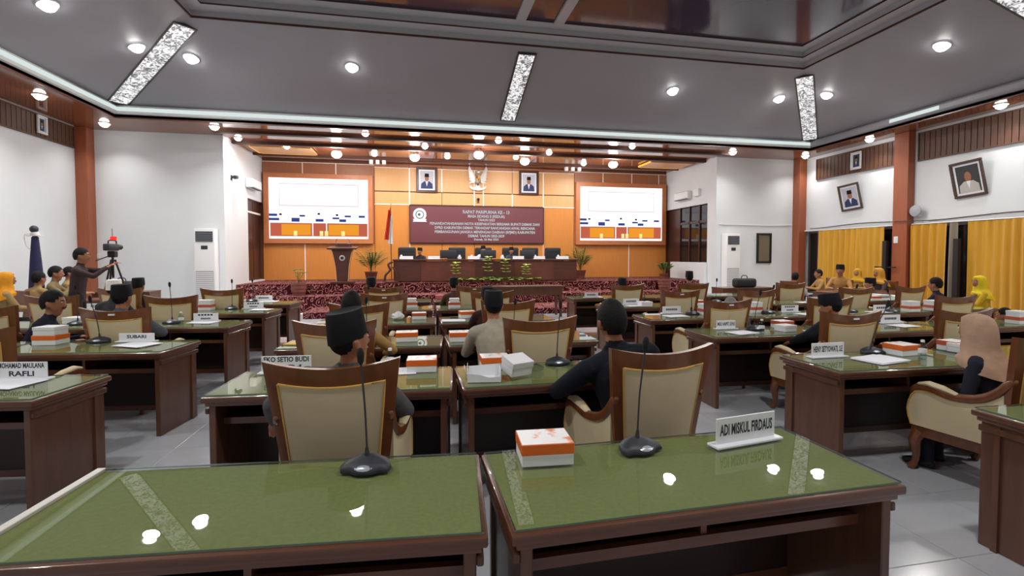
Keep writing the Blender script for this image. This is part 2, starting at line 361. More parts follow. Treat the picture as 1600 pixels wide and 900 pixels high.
# crystal strip lights
def strip_light(p0, p1, n, wdt, label):
    p0, p1, n = Vector(p0), Vector(p1), Vector(n).normalized(); d = (p1-p0); L = d.length; d.normalize(); s = d.cross(n).normalized()
    root = thing('crystal_strip_light', label, 'ceiling light', p0)
    m = Matrix(((s.x, d.x, -n.x, 0), (s.y, d.y, -n.y, 0), (s.z, d.z, -n.z, 0), (0, 0, 0, 1)))   # local: x across, y along, -z into the room
    h = wdt/2
    ob('frame', xf(join(box(-h-.03, -h, -.03, L+.03, -.03, .05), box(h, h+.03, -.03, L+.03, -.03, .05), box(-h, h, -.03, 0, -.03, .05), box(-h, h, L, L+.03, -.03, .05)), m), 'alu', root)
    k = int(L/.34); st = L/k
    for i in range(k):
        ob('crystal_panel', xf(bbox(-h, h, i*st+.006, (i+1)*st-.006, -.025-.01*random.random(), .03, .012, 1), m), 'crystal', root)
hl = 2.45
def hip(cx, cy, sx, sy, lab, t0=.06, t1=.93):
    a = (cx+sx*INS*t0, cy+sy*INS*t0, ZL+t0*(ZH-ZL)-.03); b = (cx+sx*INS*t1, cy+sy*INS*t1, ZL+t1*(ZH-ZL)-.03)
    strip_light(a, b, (sx*.25, sy*.25, -1), .36, lab)
hip(OX0, OY1, 1, -1, 'long crystal light strip running up the left corner of the ceiling coffer')
hip(OX1, OY1, -1, -1, 'crystal light strip running up the far right corner of the ceiling coffer')
for side, s, lab in (('f', XC+.15, 'crystal light strip in the middle of the grey slope facing the camera'), ('r', 6.4, 'crystal light strip at the top right edge of the picture')):
    a = slope_pt(side, s, .1); b = slope_pt(side, s, .92); strip_light(a[0]+a[1]*.02, b[0]+b[1]*.02, a[1], .36, lab)
# downlights
def downlight_proto():
    r = thing('downlight', 'x', 'ceiling light')
    ob('trim_ring', skin([[(q*math.cos(2*math.pi*a/20), q*math.sin(2*math.pi*a/20), z) for a in range(20)] for q, z in ((.10, -.002), (.125, -.002), (.125, -.02), (.10, -.02))], closed=True), 'metal_white', r, smooth=True)
    ob('bulb', ell((0, 0, -.02), (.1, .1, .085), 16, 8), 'bulb', r, smooth=True)  # oversized bulging dome, its shape stands in for the lamp's round glare
    return proto(r)
DLP = downlight_proto()
def downlight(p, n, label, group, power=None, big=1, spread=165):
    o = place(DLP, p, 0, label, group); n = Vector(n); o.rotation_mode = 'QUATERNION'; o.rotation_quaternion = Vector((0, 0, -1)).rotation_difference(n)
    o.scale = (big,)*3
    l = bpy.data.lights.new('lamp_light', 'AREA'); l.shape = 'DISK'; l.size = .22*big; l.energy = power or LAMP; l.color = (1, .97, .93); l.spread = R(spread)
    lo = bpy.data.objects.new('lamp_light', l); col.objects.link(lo); lo.parent = o; lo.location = (0, 0, -.13)
    return o
for px, py, sd, lb in [(213, 72, 'l', 'left of the left corner crystal strip'), (299, 90, 'f', 'right of the left corner crystal strip'), (550, 104, 'f', 'left of the middle crystal strip'), (1051, 141, 'f', 'right of the middle crystal strip'),
                   (1217, 153, 'f', 'left of the right corner crystal strip'), (1292, 147, 'r', 'right of the right corner crystal strip'), (1472, 70, 'r', 'alone on the right slope')]:
    p, n = slope_hit(px, py, sd); downlight(p+n*.004, n, 'round bright downlight on the grey ceiling slope, '+lb, 'downlights on the grey ceiling slopes', LAMP*1.5, 1.15)
for sd, s in (('l', 9.0), ('l', 4.0), ('b', -2), ('b', 2.2), ('b', 7), ('r', 2.6)):
    p, n, _ = slope_pt(sd, s, .45); downlight(p+n*.004, n, 'round downlight on the %s ceiling slope outside the picture, at %s' % ({'l': 'left', 'b': 'back', 'r': 'right'}[sd], {9.0: 'its far half', 4.0: 'its near half', -2: 'its left', 2.2: 'its middle', 7: 'its right', 2.6: 'its near half'}[s]), 'downlights outside the picture', LAMP*1.5, 1.15)
for (px, py), lb in zip([(62, 148), (163, 192), (335, 197), (1145, 237), (1265, 243), (1368, 217), (1590, 165)], ['above the left slatted vent', 'by the left corner pillar', 'above the left standing air conditioner', 'above the right standing air conditioner', 'by the right corner pillar', 'left of the second pillar', 'at the right picture edge']):
    x, y, _ = U(px, py, ZS); x = min(max(x, XL+.45), XR-.5)
    downlight((x, y, ZS-.001), (0, 0, -1), 'round downlight in the glossy brown soffit '+lb, 'downlights in the soffit along the walls', LAMP*.3, 1, 120)
for y in (8.5, 5.4, 2.3):
    SD = 'left'; downlight((XL+.8, y, ZS-.001), (0, 0, -1), 'round downlight outside the picture in the %s soffit, %s' % (SD, {8.5: 'far', 5.4: 'middle', 2.3: 'near'}[y]), 'side soffit downlights outside the picture', LAMP*.3, 1, 120)
    SD = 'right'
    if y < 8: downlight((XR-.5, y, ZS-.001), (0, 0, -1), 'round downlight outside the picture in the %s soffit, %s' % (SD, {8.5: 'far', 5.4: 'middle', 2.3: 'near'}[y]), 'side soffit downlights outside the picture', LAMP*.3, 1, 120)
for nth, (px, py) in enumerate([(372, 215), (448, 228), (571, 208), (585, 240), (664, 228), (699, 244), (779, 219), (806, 245), (858, 238), (912, 255), (988, 228)]):
    x, y, _ = U(px, py, ZS); downlight((x, y, ZS-.001), (0, 0, -1), 'small round downlight in the glossy stage ceiling, %s from the left' % ['first', 'second', 'third', 'fourth', 'fifth', 'sixth', 'seventh', 'eighth', 'ninth', 'tenth', 'last'][nth], 'downlights over the stage', LAMP*.85, .85)
# spotlights hanging close to the stage wall
def spot_proto():
    r = thing('stage_spotlight', 'x', 'spotlight')
    ob('stem', tube([(0, 0, 0), (0, 0, -.1)], .015), 'metal_white', r)
    ob('housing', lathe([(.05, -.06), (.12, -.1), (.13, -.2), (.115, -.2)], 16), 'metal_white', r, smooth=True)
    ob('bulb', ell((0, 0, -.2), (.15, .15, .12), 16, 8), 'bulb', r, smooth=True)
    return proto(r)
SPP = spot_proto()
for (px, py), lb in zip([(526, 242), (648, 247), (748, 243), (820, 253), (958, 258)], ['above the left screen', 'left of the left portrait', 'above the winged emblem', 'above the right portrait', 'above the right screen']):
    x, y, _ = U(px, py, ZS-.2)
    o = place(SPP, (x, min(y, 16.6), ZS+.02), 0, 'dazzling white spotlight hanging from the stage ceiling '+lb, 'stage spotlights')
    l = bpy.data.lights.new('lamp_light', 'POINT'); l.shadow_soft_size = .15; l.energy = LAMP*1.7; l.color = (1, .97, .93)
    lo = bpy.data.objects.new('lamp_light', l); col.objects.link(lo); lo.parent = o; lo.location = (0, 0, -.42)
# ---------------------------------------------------------------- stage
stg = struct('stage', join(box(SXL, SXR, 15.25, YST, 0, STZ)), 'carpet')
ob('stage_step', box(-3.9, 8.3, 14.4, 15.25, 0, .45), 'carpet', stg)
ob('stage_step', box(-2.9, 7.3, 12.9, 14.4, 0, .16), 'carpet', stg)
ob('stage_nosing', box(SXL, SXR, 15.24, 15.26, STZ, STZ+.006), 'brown_trim', stg)
# ---------------------------------------------------------------- stage back wall with panels and white joints
wst = struct('wall_stage', box(SXL-.2, SXR+.2, YST+.03, YST+.25, STZ, ZS+.1), 'joint_dark')
def panel(x0, x1, z0, z1, m, y=YST, d=.04): ob('wall_panel', bbox(x0+.008, x1-.008, y, y+d, z0+.008, z1-.008, .004, 1), m, wst)
def strip(x0, x1, z0, z1, y=YST-.012): ob('joint_strip', box(x0, x1, y, y+.03, z0, z1), 'strip_white', wst)
cx = [-1.55, -.33, .83, 2.02, 3.45, 4.65, 5.88]
for i in range(6):
    a, b = cx[i], cx[i+1]
    panel(a, b, 3.93, 4.76, 'panel_light'); panel(a, b, 3.46, 3.91, 'panel_light')
    panel(a, b, STZ, 3.44, 'panel_orange')
    panel(a, b, 4.78, ZS, 'panel_brown')
for x in cx[1:-1]: strip(x-.02, x+.02, 3.93 if x in (.83,) else (3.46 if x != 3.45 else 3.46), 4.76 if x != 3.45 else 3.92)
strip(2.34, 2.37, 3.46, 4.76); strip(-1.55, -.33, 3.44, 3.47); strip(4.65, 5.88, 3.44, 3.47); strip(cx[0], cx[-1], 4.755, 4.775); strip(-.345, -.315, STZ, 2.1); strip(4.64, 4.66, STZ, 2.1)
for s0, s1, vs1, vs2 in ((SXL, -1.55, [-3.95, -2.85], [-3.9]), (5.88, SXR, [7.05, 8.25, 9.4], [8.15])):
    e = [s0]+vs1+[s1]
    for a, b in zip(e[:-1], e[1:]): panel(a, b, 4.42, 4.84, 'panel_brown')
    for x in vs1: strip(x-.015, x+.015, 4.42, 4.84)
    e = [s0]+vs2+[s1]
    for a, b in zip(e[:-1], e[1:]): panel(a, b, STZ, 2.05, 'panel_orange')
    for x in vs2: strip(x-.015, x+.015, STZ, 2.05)
    panel(s0, s1, 2.05, 4.42, 'panel_brown'); strip(s0, s1, 4.83, 4.85)
# ---------------------------------------------------------------- left and right stage side: doors, windows
d = struct('door_1', box(SXL-.16, SXL-.1, 16.35, YST, STZ, 3.42), 'door_wood')
ob('door_rail', box(SXL-.11, SXL-.06, 16.35, YST, 2.98, 3.04), 'strip_white', d)
for y0, y1 in ((16.4, 17.05), (17.1, 17.75)): ob('door_leaf', bbox(SXL-.12, SXL-.08, y0, y1, STZ+.02, 2.97, .01), 'door_wood', d); ob('door_leaf', bbox(SXL-.12, SXL-.08, y0, y1, 3.05, 3.4, .01), 'door_wood', d)
ob('door_sill', box(SXL-.2, SXL+.04, 16.3, YST, STZ, STZ+.05), 'wall_white', d)
wn = struct('window_1', box(SXR+.14, SXR+.18, 15.0, YST, STZ, 3.42), 'black')
for i, (y0, y1) in enumerate([(15.02, 15.55), (15.6, 16.2), (16.25, 16.85), (16.9, 17.75)]):
    if i < 3:
        ob('window_pane', box(SXR+.09, SXR+.1, y0, y1, 2.86, 3.38), 'window_dark', wn); ob('window_pane', box(SXR+.09, SXR+.1, y0, y1, 1.4, 2.78), 'window_dark', wn)
    else: ob('door_leaf', bbox(SXR+.06, SXR+.11, y0, y1, STZ, 3.38, .01), 'door_wood', wn)
    ob('window_mullion', box(SXR+.05, SXR+.13, y0-.06, y0, STZ, 3.42), 'door_wood', wn)
ob('window_transom', box(SXR+.05, SXR+.13, 15.0, 16.88, 2.78, 2.86), 'door_wood', wn)
tag(ob('low_partition', bbox(SXR-.12, SXR+.05, 14.95, 17.25, 0, 1.38, .01), 'wall_white'), 'low white partition below the dark windows at the right of the stage', 'partition')
# ---------------------------------------------------------------- vents (slatted brown panels high on the side walls)
def vent(side, y0, y1, z0, z1, label):
    x = XL if side < 0 else XR; s = 1 if side < 0 else -1
    r = thing('slatted_vent', label, 'vent', (x, y0, z0)); L, H = y1-y0, z1-z0
    X = lambda a, b: (min(s*a, s*b), max(s*a, s*b))
    ob('backing', box(*X(.001, .01), 0, L, 0, H), 'slat_back', r)
    ob('frame', join(box(*X(.001, .05), 0, L, -.03, 0), box(*X(.001, .05), 0, L, H, H+.03), box(*X(.001, .05), -.03, 0, -.03, H+.03), box(*X(.001, .05), L, L+.03, -.03, H+.03)), 'slat_brown', r)
    k = int(L/.13); me = mesh('slat', box(*X(.012, .035), .006, L/k-.012, 0, H), 'slat_brown')
    for i in range(k): ob('slat', me, parent=r, loc=(0, i*L/k, 0))
vent(-1, 10.5, 14.12, 4.36, 4.84, 'brown slatted vent panel high on the left wall')
vent(1, 11.05, 13.75, 4.14, 4.76, 'brown slatted vent panel between the two pillars on the right wall')
vent(1, 6.7, 10.45, 4.12, 4.8, 'long brown slatted vent panel at the right edge of the picture')
# ---------------------------------------------------------------- right wall windows, curtains, cables
for n, (y0, y1) in enumerate([(11.0, 14.1), (6.7, 10.5), (2.3, 6.1), (-1.4, 1.7)]):
    wdw = struct('window_%d' % (n+2), box(XR+.09, XR+.11, y0, y1, .36, 2.42), 'window_dark')
    k = max(2, int((y1-y0)/.55))
    for i in range(k+1):
        yy = y0+(y1-y0)*i/k; ob('window_mullion', box(XR+.04, XR+.09, yy-.03, yy+.03, .36, 2.42), 'alu', wdw)
    ob('window_frame', join(box(XR+.04, XR+.09, y0, y1, .36, .42), box(XR+.04, XR+.09, y0, y1, 2.36, 2.42)), 'alu', wdw)
def curtain(y0, y1, label, m='curtain', z0=.12, z1=2.42, x=None):
    L = y1-y0; n = max(8, int(L/.03)); ph = random.random()*6; f1 = 2*math.pi/.19
    us = [i/n for i in range(n+1)]; vv = [0, .3, .6, .9, 1]
    def fn(u, v, o):
        y = y0+u*L; a = (.045+.015*math.sin(y*3.1+ph))*(1-.35*v)
        return (XR-.14+a*math.sin(f1*y+ph+.8*math.sin(y*2.3))+.02*math.sin(y*5+v*2)+o, y, z0+v*(z1-z0))
    c = ob('curtain', solid(fn, us, vv, lambda a, b: True, .004), m, smooth=True); return tag(c, label, 'curtain', 'yellow curtains' if m == 'curtain' else None)
curtain(11.28, 13.55, 'gathered yellow curtain between the corner pillar and the second pillar')
curtain(9.62, 10.52, 'narrow yellow curtain just right of the second pillar')
curtain(9.38, 9.55, 'thin grey curtain edge in the window gap', 'curtain_grey')
curtain(7.6, 9.15, 'wide yellow curtain at the right edge of the picture')
curtain(4.2, 7.5, 'yellow curtain along the right wall outside the picture')
curtain(-1.0, 4.1, 'long yellow curtain near the back wall outside the picture')
tag(ob('curtain_rail', join(tube([(XR-.14, -1.2, 2.44), (XR-.14, 10.5, 2.44)], .015), tube([(XR-.14, 11.0, 2.44), (XR-.14, 14.1, 2.44)], .015)), 'metal_white'), 'thin curtain rail along the top of the yellow curtains', 'curtain rail')
pts = [(XR-.02, -1, 2.58)]+[(XR-.02-(.25 if 10.4 < y < 11.1 else 0), y, 2.55+.03*math.sin(y*1.7)) for y in np.arange(0, 14.2, .35)]
tag(ob('wall_cable', tube(pts, .012, 6), 'alu'), 'thin cable sagging along the right wall above the curtains', 'cable')
tag(ob('cable_conduit', tube([(SXR+.1, YF-.02, 2.66), (10.8, YF-.02, 2.65), (11.6, YF-.02, 2.64), (12.6, YF-.02, 2.66)], .014, 6), 'metal_white'), 'grey cable run across the white wall right of the stage', 'cable')
# ================================================================= desks
DW, DD, TOP = 1.5, .62, .764
def desk_proto():
    r = thing('conference_desk', 'x', 'desk')
    h = DW/2
    ob('desk_top', join(bbox(-h, h, 0, DD, .715, .75, .008), bbox(-h+.018, h-.018, .018, DD-.018, .69, .715, .006)), 'desk_wood', r, smooth=True)
    ob('felt_inlay', box(-h+.02, h-.02, .02, DD-.02, .75, .753), 'felt', r)
    g = ob('glass_sheet', bbox(-h+.012, h-.012, .012, DD-.012, .754, .764, .002, 1), ['glass', 'glass_edge'], r)
    for p in g.data.polygons:
        if abs(p.normal.z) < .5: p.material_index = 1
    for s in (-1, 1):
        a, b = sorted((s*(h-.035), s*(h-.075)))
        sp = ob('side_panel', bbox(a, b, .03, DD-.03, 0, .69, .004, 1), 'desk_side', r)
        ob('side_moulding', join(box(min(s*(h-.035), s*(h-.022)), max(s*(h-.035), s*(h-.022)), DD-.13, DD-.1, .0, .68), bbox(min(s*(h-.035), s*(h-.012)), max(s*(h-.035), s*(h-.012)), .03, DD-.03, .64, .675, .005, 1)), 'desk_side', sp)
    ob('modesty_panel', box(-h+.075, h-.075, DD-.14, DD-.11, .10, .69), 'desk_dark', r)
    ob('shelf', box(-h+.075, h-.075, .16, DD-.14, .555, .575), 'desk_dark', r)
    ob('shelf_rail', box(-h+.075, h-.075, .13, .16, .545, .585), 'desk_wood', r)
    ob('shelf_divider', box(-.012, .012, .14, DD-.14, .575, .69), 'desk_wood', r)
    ob('foot_rail', box(-h+.075, h-.075, DD-.145, DD-.105, .10, .15), 'desk_wood', r)
    return proto(r)
DESK = desk_proto()
ORD = ['nearest', 'second', 'third', 'fourth', 'fifth', 'sixth']
DESKS = {}
def desk(block, row, colm, corner, rot, left):      # corner = near corner (left=True: near-left, else near-right)
    a = R(rot); dx = DW/2 if left else -DW/2
    c = (corner[0]+dx*math.cos(a), corner[1]+dx*math.sin(a), 0)
    where = {('c', 0): 'left of the two desks', ('c', 1): 'right of the two desks', ('l', 0): 'aisle end', ('l', 1): 'second from the aisle', ('l', 2): 'third from the aisle',
             ('r', 0): 'aisle end', ('r', 1): 'second from the aisle', ('r', 2): 'third from the aisle', ('r', 3): 'fourth from the aisle'}[(block, colm)]
    bl = {'c': 'centre block', 'l': 'left block', 'r': 'right block'}[block]
    o = place(DESK, c, a, 'glass-topped brown desk in %s row of the %s, %s' % (ORD[row], bl, where), 'glass-topped desks')
    DESKS[(block, row, colm)] = (c, a); return o
for i, y in enumerate([1.40, 3.02, 4.5, 6.05, 7.6, 9.0]):
    desk('c', i, 0, (.20, y+.01), -4.5 if i < 3 else -3, False)
    if i == 0:
        e0 = [q for q in bpy.data.objects if q.name.startswith('conference_desk')][0]
        tag(ob('edge_strip', bbox(-DW/2-.002, -DW/2+.03, .02, DD-.005, .752, .7655, .002, 1), mat('strip_pale', (206, 204, 196), .4), e0), 'pale strip along the left glass edge')
    desk('c', i, 1, (.27, y), 1.5 if i < 3 else 1, True)
for i, y in enumerate([3.26, 4.69, 6.21, 7.63, 8.97]):
    desk('l', i, 0, (-2.23, y), -7, False)
    q = R(-7); e = (-2.23-1.53*math.cos(q), y-1.53*math.sin(q))
    desk('l', i, 1, e, -9, False)
for i, y in enumerate([1.5, 2.95, 4.45, 5.85, 7.35, 9.1]):
    desk('r', i, 0, (3.0, y), -1.5, True)
    if i >= 1: desk('r', i, 1, (4.53, y-.04), 0, True)
    if i >= 2: desk('r', i, 2, (6.1, y-.04), 3, True)
    if i >= 3 and i < 5: desk('r', i, 3, (7.66, y+.06), 6, True)
def D(px, py, z=TOP, mx=.13, my=.1):            # the desk place seen at a photo point, kept on the desk
    p = U(px, py, TOP); best = None
    for c, a in DESKS.values():
        dx, dy = p[0]-c[0], p[1]-c[1]; lx = dx*math.cos(a)+dy*math.sin(a); ly = -dx*math.sin(a)+dy*math.cos(a)
        qx = min(max(lx, -DW/2+mx), DW/2-mx); qy = min(max(ly, my), DD-my); e = math.hypot(lx-qx, ly-qy)
        if best is None or e < best[0]: best = (e, c[0]+qx*math.cos(a)-qy*math.sin(a), c[1]+qx*math.sin(a)+qy*math.cos(a))
    return (best[1], best[2], z)
# ================================================================= chairs
def chair_proto():
    r = thing('armchair', 'x', 'chair')
    def S(u, v, o):
        wv = .24+.085*v; zt = 1.05+.042*u*u; return (u*wv, -.02-.09*v**1.3+.035*u*u+o, .34+v*(zt-.34))
    us = [-1, -.92, -.81, -.6, -.4, -.2, 0, .2, .4, .6, .81, .92, 1]; vv = [0, .05, .12, .3, .5, .7, .87, .94, 1]
    ob('back_frame', solid(S, us, vv, lambda u, v: abs(u) > .81 or v > .87 or v < .12, .019), 'chair_wood', r, smooth=True)
    def S2(u, v, o):
        k = (1-(u/.81)**2)*(1-((v-.495)/.375)**2); x, y, z = S(u, v, 0); return (x, y+o*(1+.6*max(0, k)), z)
    pu = [-.805, -.6, -.4, -.2, 0, .2, .4, .6, .805]; pv = [.125, .2, .3, .4, .5, .6, .7, .8, .868]
    bp = ob('back_panel', solid(S2, pu, pv, lambda u, v: True, .024), 'cream', r, smooth=True)
    for o in (-.024, .024):
        path = [S(u, .868, o) for u in pu]+[S(.805, v, o) for v in pv[::-1][1:]]+[S(u, .125, o) for u in pu[::-1][1:]]+[S(-.805, v, o) for v in pv[1:]]
        ob('piping', tube(path, .006, 5), 'piping', bp, smooth=True)
    for s in (-1, 1):
        rail = smoothpath([(s*.272, -.04, .80), (s*.282, .04, .70), (s*.296, .14, .635), (s*.315, .28, .615), (s*.328, .40, .64), (s*.33, .49, .63), (s*.325, .535, .575)], 3)
        n = len(rail); ob('arm_rail', tube(rail, [(.024, .03)]*(n-4)+[(.028, .028)]*3+[(.018, .018)], 8, (1, 0, 0), True), 'chair_wood', r, smooth=True)
        ob('arm_pad', tube([(s*.312, .25, .638), (s*.322, .33, .66), (s*.329, .42, .672), (s*.331, .475, .66)], [(.022, .012), (.032, .02), (.033, .02), (.026, .012)], 10, (1, 0, 0), True), 'cream', r, smooth=True)
        def rz_(y): return float(np.interp(y, [-.04, .04, .14, .28, .40, .49, .53], [.80, .70, .635, .615, .64, .63, .58]))-.02
        def P(u, v, o):
            y = .0+u*.52; bulge = .03*math.sin(math.pi*v) if u > .9 else 0
            return (s*(.262+.066*u)+o, y+bulge, .345+v*(rz_(y)-.345))
        uu = [0, .1, .25, .4, .55, .7, .85, .95, 1]; sv = [0, .25, .5, .75, 1]
        sp = ob('side_panel', solid(P, uu, sv, lambda u, v: True, .02), 'cream', r, smooth=True)
        ob('piping', tube([P(u, .97, s*.021) for u in uu]+[P(1, v, s*.021) for v in sv[::-1][1:]], .006, 5), 'piping', sp, smooth=True)
        ob('leg', tube(smoothpath([(s*.30, .49, .30), (s*.318, .515, .22), (s*.31, .505, .12), (s*.312, .515, .05), (s*.318, .535, .018)], 2), [.045, .043, .04, .034, .026, .022, .022, .026, .03], 8, (1, 0, 0), False), 'chair_wood', r, smooth=True)
        ob('leg', tube([(s*.225, .0, .34), (s*.222, -.03, .17), (s*.225, -.085, 0)], [.028, .024, .02], 8), 'chair_wood', r, smooth=True)
    ob('seat_rail', prism([(-.24, -.02), (.24, -.02), (.335, .53), (-.335, .53)], .265, .345, 'z'), 'chair_wood', r)
    ob('seat_cushion', xf(bbox(-1, 1, 0, 1, 0, 1, .12, 3), Matrix.Translation((0, .02, .345)) @ Matrix.Diagonal((.255, .51, .105, 1))), 'cream', r, smooth=True)
    return proto(r)
CHAIR = chair_proto()
stick = mesh('sticker', box(-.03, .03, -.003, .003, -.008, .008), 'white_card')
CHAIRS = {}
def chair(key, x, y, rot, where, sticker=False, look='cream padded wooden armchair'):
    c = place(CHAIR, (x, y, 0), R(rot), look+' '+where, 'cream wooden armchairs'); CHAIRS[key] = (x, y, rot)
    if sticker: ob('sticker', stick, parent=c, loc=(0, -.131, 1.02))
    return c
B = {'c': 'of the centre block', 'l': 'of the left block', 'r': 'of the right block'}
for k, x, y, rt_ in [('c10', -.42, 2.56, -2), ('c11', 1.35, 2.58, 4), ('c20', -.66, 4.1, -4), ('c21', 1.0, 4.0, 2), ('c30', -.65, 5.58, 0), ('c31', 1.02, 5.58, 0), ('c40', -.48, 7.0, 0), ('c41', 1.06, 7.1, 0), ('c50', -.6, 8.55, 0), ('c51', .95, 8.5, 0)]:
    i = int(k[1]); chair(k, x, y, rt_, 'facing the %s desk row %s, %s seat' % (ORD[i], B['c'], 'left' if k[2] == '0' else 'right'), i >= 4)
for k, x, y, rt_ in [('l10', -3.2, 4.2, -8), ('l20', -2.98, 5.52, -4), ('l21', -4.4, 5.95, -8), ('l30', -3.2, 7.1, -3), ('l31', -4.75, 7.42, -5), ('l40', -3.1, 8.5, -3), ('l41', -4.75, 8.87, -4)]:
    i = int(k[1]); chair(k, x, y, rt_, 'facing the %s desk row %s, %s seat' % (ORD[i], B['l'], 'aisle' if k[2] == '0' else 'second'), k in ('l20',))
for k, x, y, rt_ in [('r10', 3.98, 2.42, 2), ('r20', 3.96, 3.86, 0), ('r21', 5.2, 3.8, 0), ('r30', 3.62, 5.2, 3), ('r31', 5.05, 5.2, 0), ('r32', 7.0, 5.2, 0), ('r40', 3.9, 6.75, 0), ('r41', 5.1, 6.6, 0), ('r42', 7.1, 6.78, 0), ('r43', 8.35, 6.9, 4), ('r50', 3.8, 8.4, 0), ('r51', 5.1, 8.35, 0), ('r52', 7.1, 8.2, 0)]:
    i = int(k[1]); chair(k, x, y, rt_, 'facing the %s desk row %s, %s seat' % (ORD[i], B['r'], ['aisle', 'second', 'third', 'fourth'][int(k[2])]), k in ('r20', 'r30', 'r40', 'r31'))
# ================================================================= things on the desks
def mic_proto(lean, ht=.40):
    r = thing('gooseneck_microphone', 'x', 'microphone')
    prof = [(-.1, -.005), (-.09, -.036), (-.058, -.036), (-.03, -.058), (.03, -.058), (.058, -.036), (.09, -.036), (.1, -.005), (.085, .038), (.045, .068), (-.045, .068), (-.085, .038)]
    el_ = [(.092*math.cos(q), .062*math.sin(q)+.005) for q in (math.atan2(y/.062, x/.092) for x, y in prof)]
    rings = [[((x*(1-e)+u*e)*k, (y*(1-e)+v_*e)*k+.012*(1-k), z+(y*.1 if z > .012 else 0)) for (x, y), (u, v_) in zip(prof, el_)] for k, z, e in ((.98, 0, 0), (1, .008, 0), (.98, .02, .15), (.84, .031, .7), (.55, .041, 1), (.2, .047, 1))]
    b = ob('base', skin(rings), 'black_plastic', r, smooth=True)
    ob('talk_button', xf(ell((0, 0, 0), (.036, .016, .006), 12, 5), Matrix.Translation((.0, -.043, .021)) @ Matrix.Rotation(.55, 4, 'X')), 'silver', b, smooth=True)
    path = smoothpath([(0, .02, .045), (lean*.03, .022, .14), (lean*.2*.45, .03, .25), (lean*.2, .03, ht)], 4)
    ob('collar', tube([(0, .02, .045), (lean*.012, .02, .08)], [.011, .006], 8), 'black_plastic', r, smooth=True)
    ob('neck', tube(path, .0042, 6), 'black_plastic', r, smooth=True)
    e = path[-1]; ob('foam_head', tube([(e[0]-lean*.01, e[1], e[2]-.01), e, (e[0]+lean*.012, e[1], e[2]+.03), (e[0]+lean*.014, e[1], e[2]+.042)], [.007, .013, .015, .012], 10, (1, 0, 0), True), 'foam', r, smooth=True)
    return proto(r)
MICS = {}
def mic(px, py, label, lean=0, rot=0, ht=.40):
    k = (lean, ht)
    if k not in MICS: MICS[k] = mic_proto(lean, ht)
    p = D(px, py, TOP, .1, .09); return place(MICS[k], p, R(rot), label, 'gooseneck microphones')
mic(572, 733, 'black gooseneck microphone on the empty left desk closest to the camera', -.12, -8, .42)
mic(1000, 703, 'black gooseneck microphone beside the orange box on the closest right desk', .25, 14, .43)
mic(868, 566, 'black gooseneck microphone beside the black suited arm in the centre', .15, 0, .44)
mic(803, 531, 'black gooseneck microphone in front of the beige jacketed man', .1, 0, .36)
mic(165, 532, 'black gooseneck microphone beside the stacked boxes on a left block desk', -.35, 8, .40)
mic(268, 505, 'black gooseneck microphone on the third left block desk near the bottle', -.12, 0, .46)
mic(362, 483, 'black gooseneck microphone on the fourth left block aisle desk', 0, 0, .42)
mic(398, 470, 'black gooseneck microphone on the last left block aisle desk', 0, 0, .36)
mic(120, 507, 'black gooseneck microphone beside the white box behind the leaning man', -.1, 0, .44)
mic(572, 540, 'black gooseneck microphone left of the centre boxes in the third row', .0, 0, .40)
mic(577, 497, 'black gooseneck microphone in the fourth centre row left desk', .0, 0, .40)
mic(1362, 551, 'black gooseneck microphone beside the papers on the second right aisle desk', .75, -8, .40)
mic(1180, 515, 'black gooseneck microphone next to the bottle on the third right aisle desk', .4, 0, .40)
mic(1082, 491, 'black gooseneck microphone on the fourth right aisle desk', 0, 0, .05)
mic(1008, 478, 'black gooseneck microphone on the fifth right aisle desk', 0, 0, .05)
mic(1200, 489, 'black gooseneck microphone on the fourth right row second desk', .55, 0, .36)
mic(1408, 489, 'black gooseneck microphone beside stacked boxes on the fourth right row third desk', -.3, 0, .30)
mic(1113, 471, 'black gooseneck microphone on the last right row second desk', .1, 0, .38)
mic(1330, 487, 'black gooseneck microphone behind the black suited man on the right', .6, 0, .36)
# food boxes
def boxlid(w_, d_, h_, lid, top):
    r = thing('food_box', 'x', 'box'); hw, hd = w_/2, d_/2
    ob('box_base', bbox(-hw+.003, hw-.003, -hd+.003, hd-.003, 0, h_*.55, .002, 1), 'white_card', r)
    l = ob('box_lid', bbox(-hw, hw, -hd, hd, h_*.5, h_, .003, 1), [lid, top], r)
    for p in l.data.polygons:
        if p.normal.z > .8: p.material_index = 1
    return proto(r)
BX = boxlid(.215, .17, .09, 'orange_card', 'box_print'); BXR = boxlid(.19, .16, .085, 'red_card', 'white_card')
def fbox(px, py, rot, label, pr=None): return place(pr or BX, D(px, py), R(rot), label, 'orange and white food boxes')
def wbox_proto():
    r = thing('white_box', 'x', 'box'); ob('box_base', bbox(-.095, .095, -.08, .08, 0, .07, .003, 1), 'white_card', r)
    ob('box_lid', bbox(-.098, .098, -.083, .083, .045, .078, .003, 1), 'white_card', r); return proto(r)
WB = wbox_proto()
def wbox(px, py, rot, label, z=TOP, s=1):
    o = place(WB, D(px, py, z), R(rot), label, 'plain white boxes'); o.scale = (s,)*3; return o
fbox(850, 715, -3, 'orange lidded white food box on the closest right desk')
fbox(661, 573, -3, 'orange lidded food box beside the left armchair in the second row')
fbox(765, 564, 0, 'orange lidded food box behind the torn open white box')
fbox(636, 532, 0, 'orange lidded food box on the left desk of the third centre row'); fbox(715, 532, 0, 'orange lidded food box on the right desk of the third centre row')
fbox(655, 498, 0, 'orange food box next to the crumpled tissues in the fourth centre row', BXR); fbox(730, 496, 8, 'tilted orange food box beside papers in the fourth centre row')
for px, lb in ((643, 'left'), (710, 'right')):
    fbox(px, 480, 0, 'red and white food box on the %s desk of the fifth centre row' % lb, BXR)
    wbox(px, 480, 0, 'small white box stacked on the food box, fifth row %s desk' % lb, TOP+.086, .8)
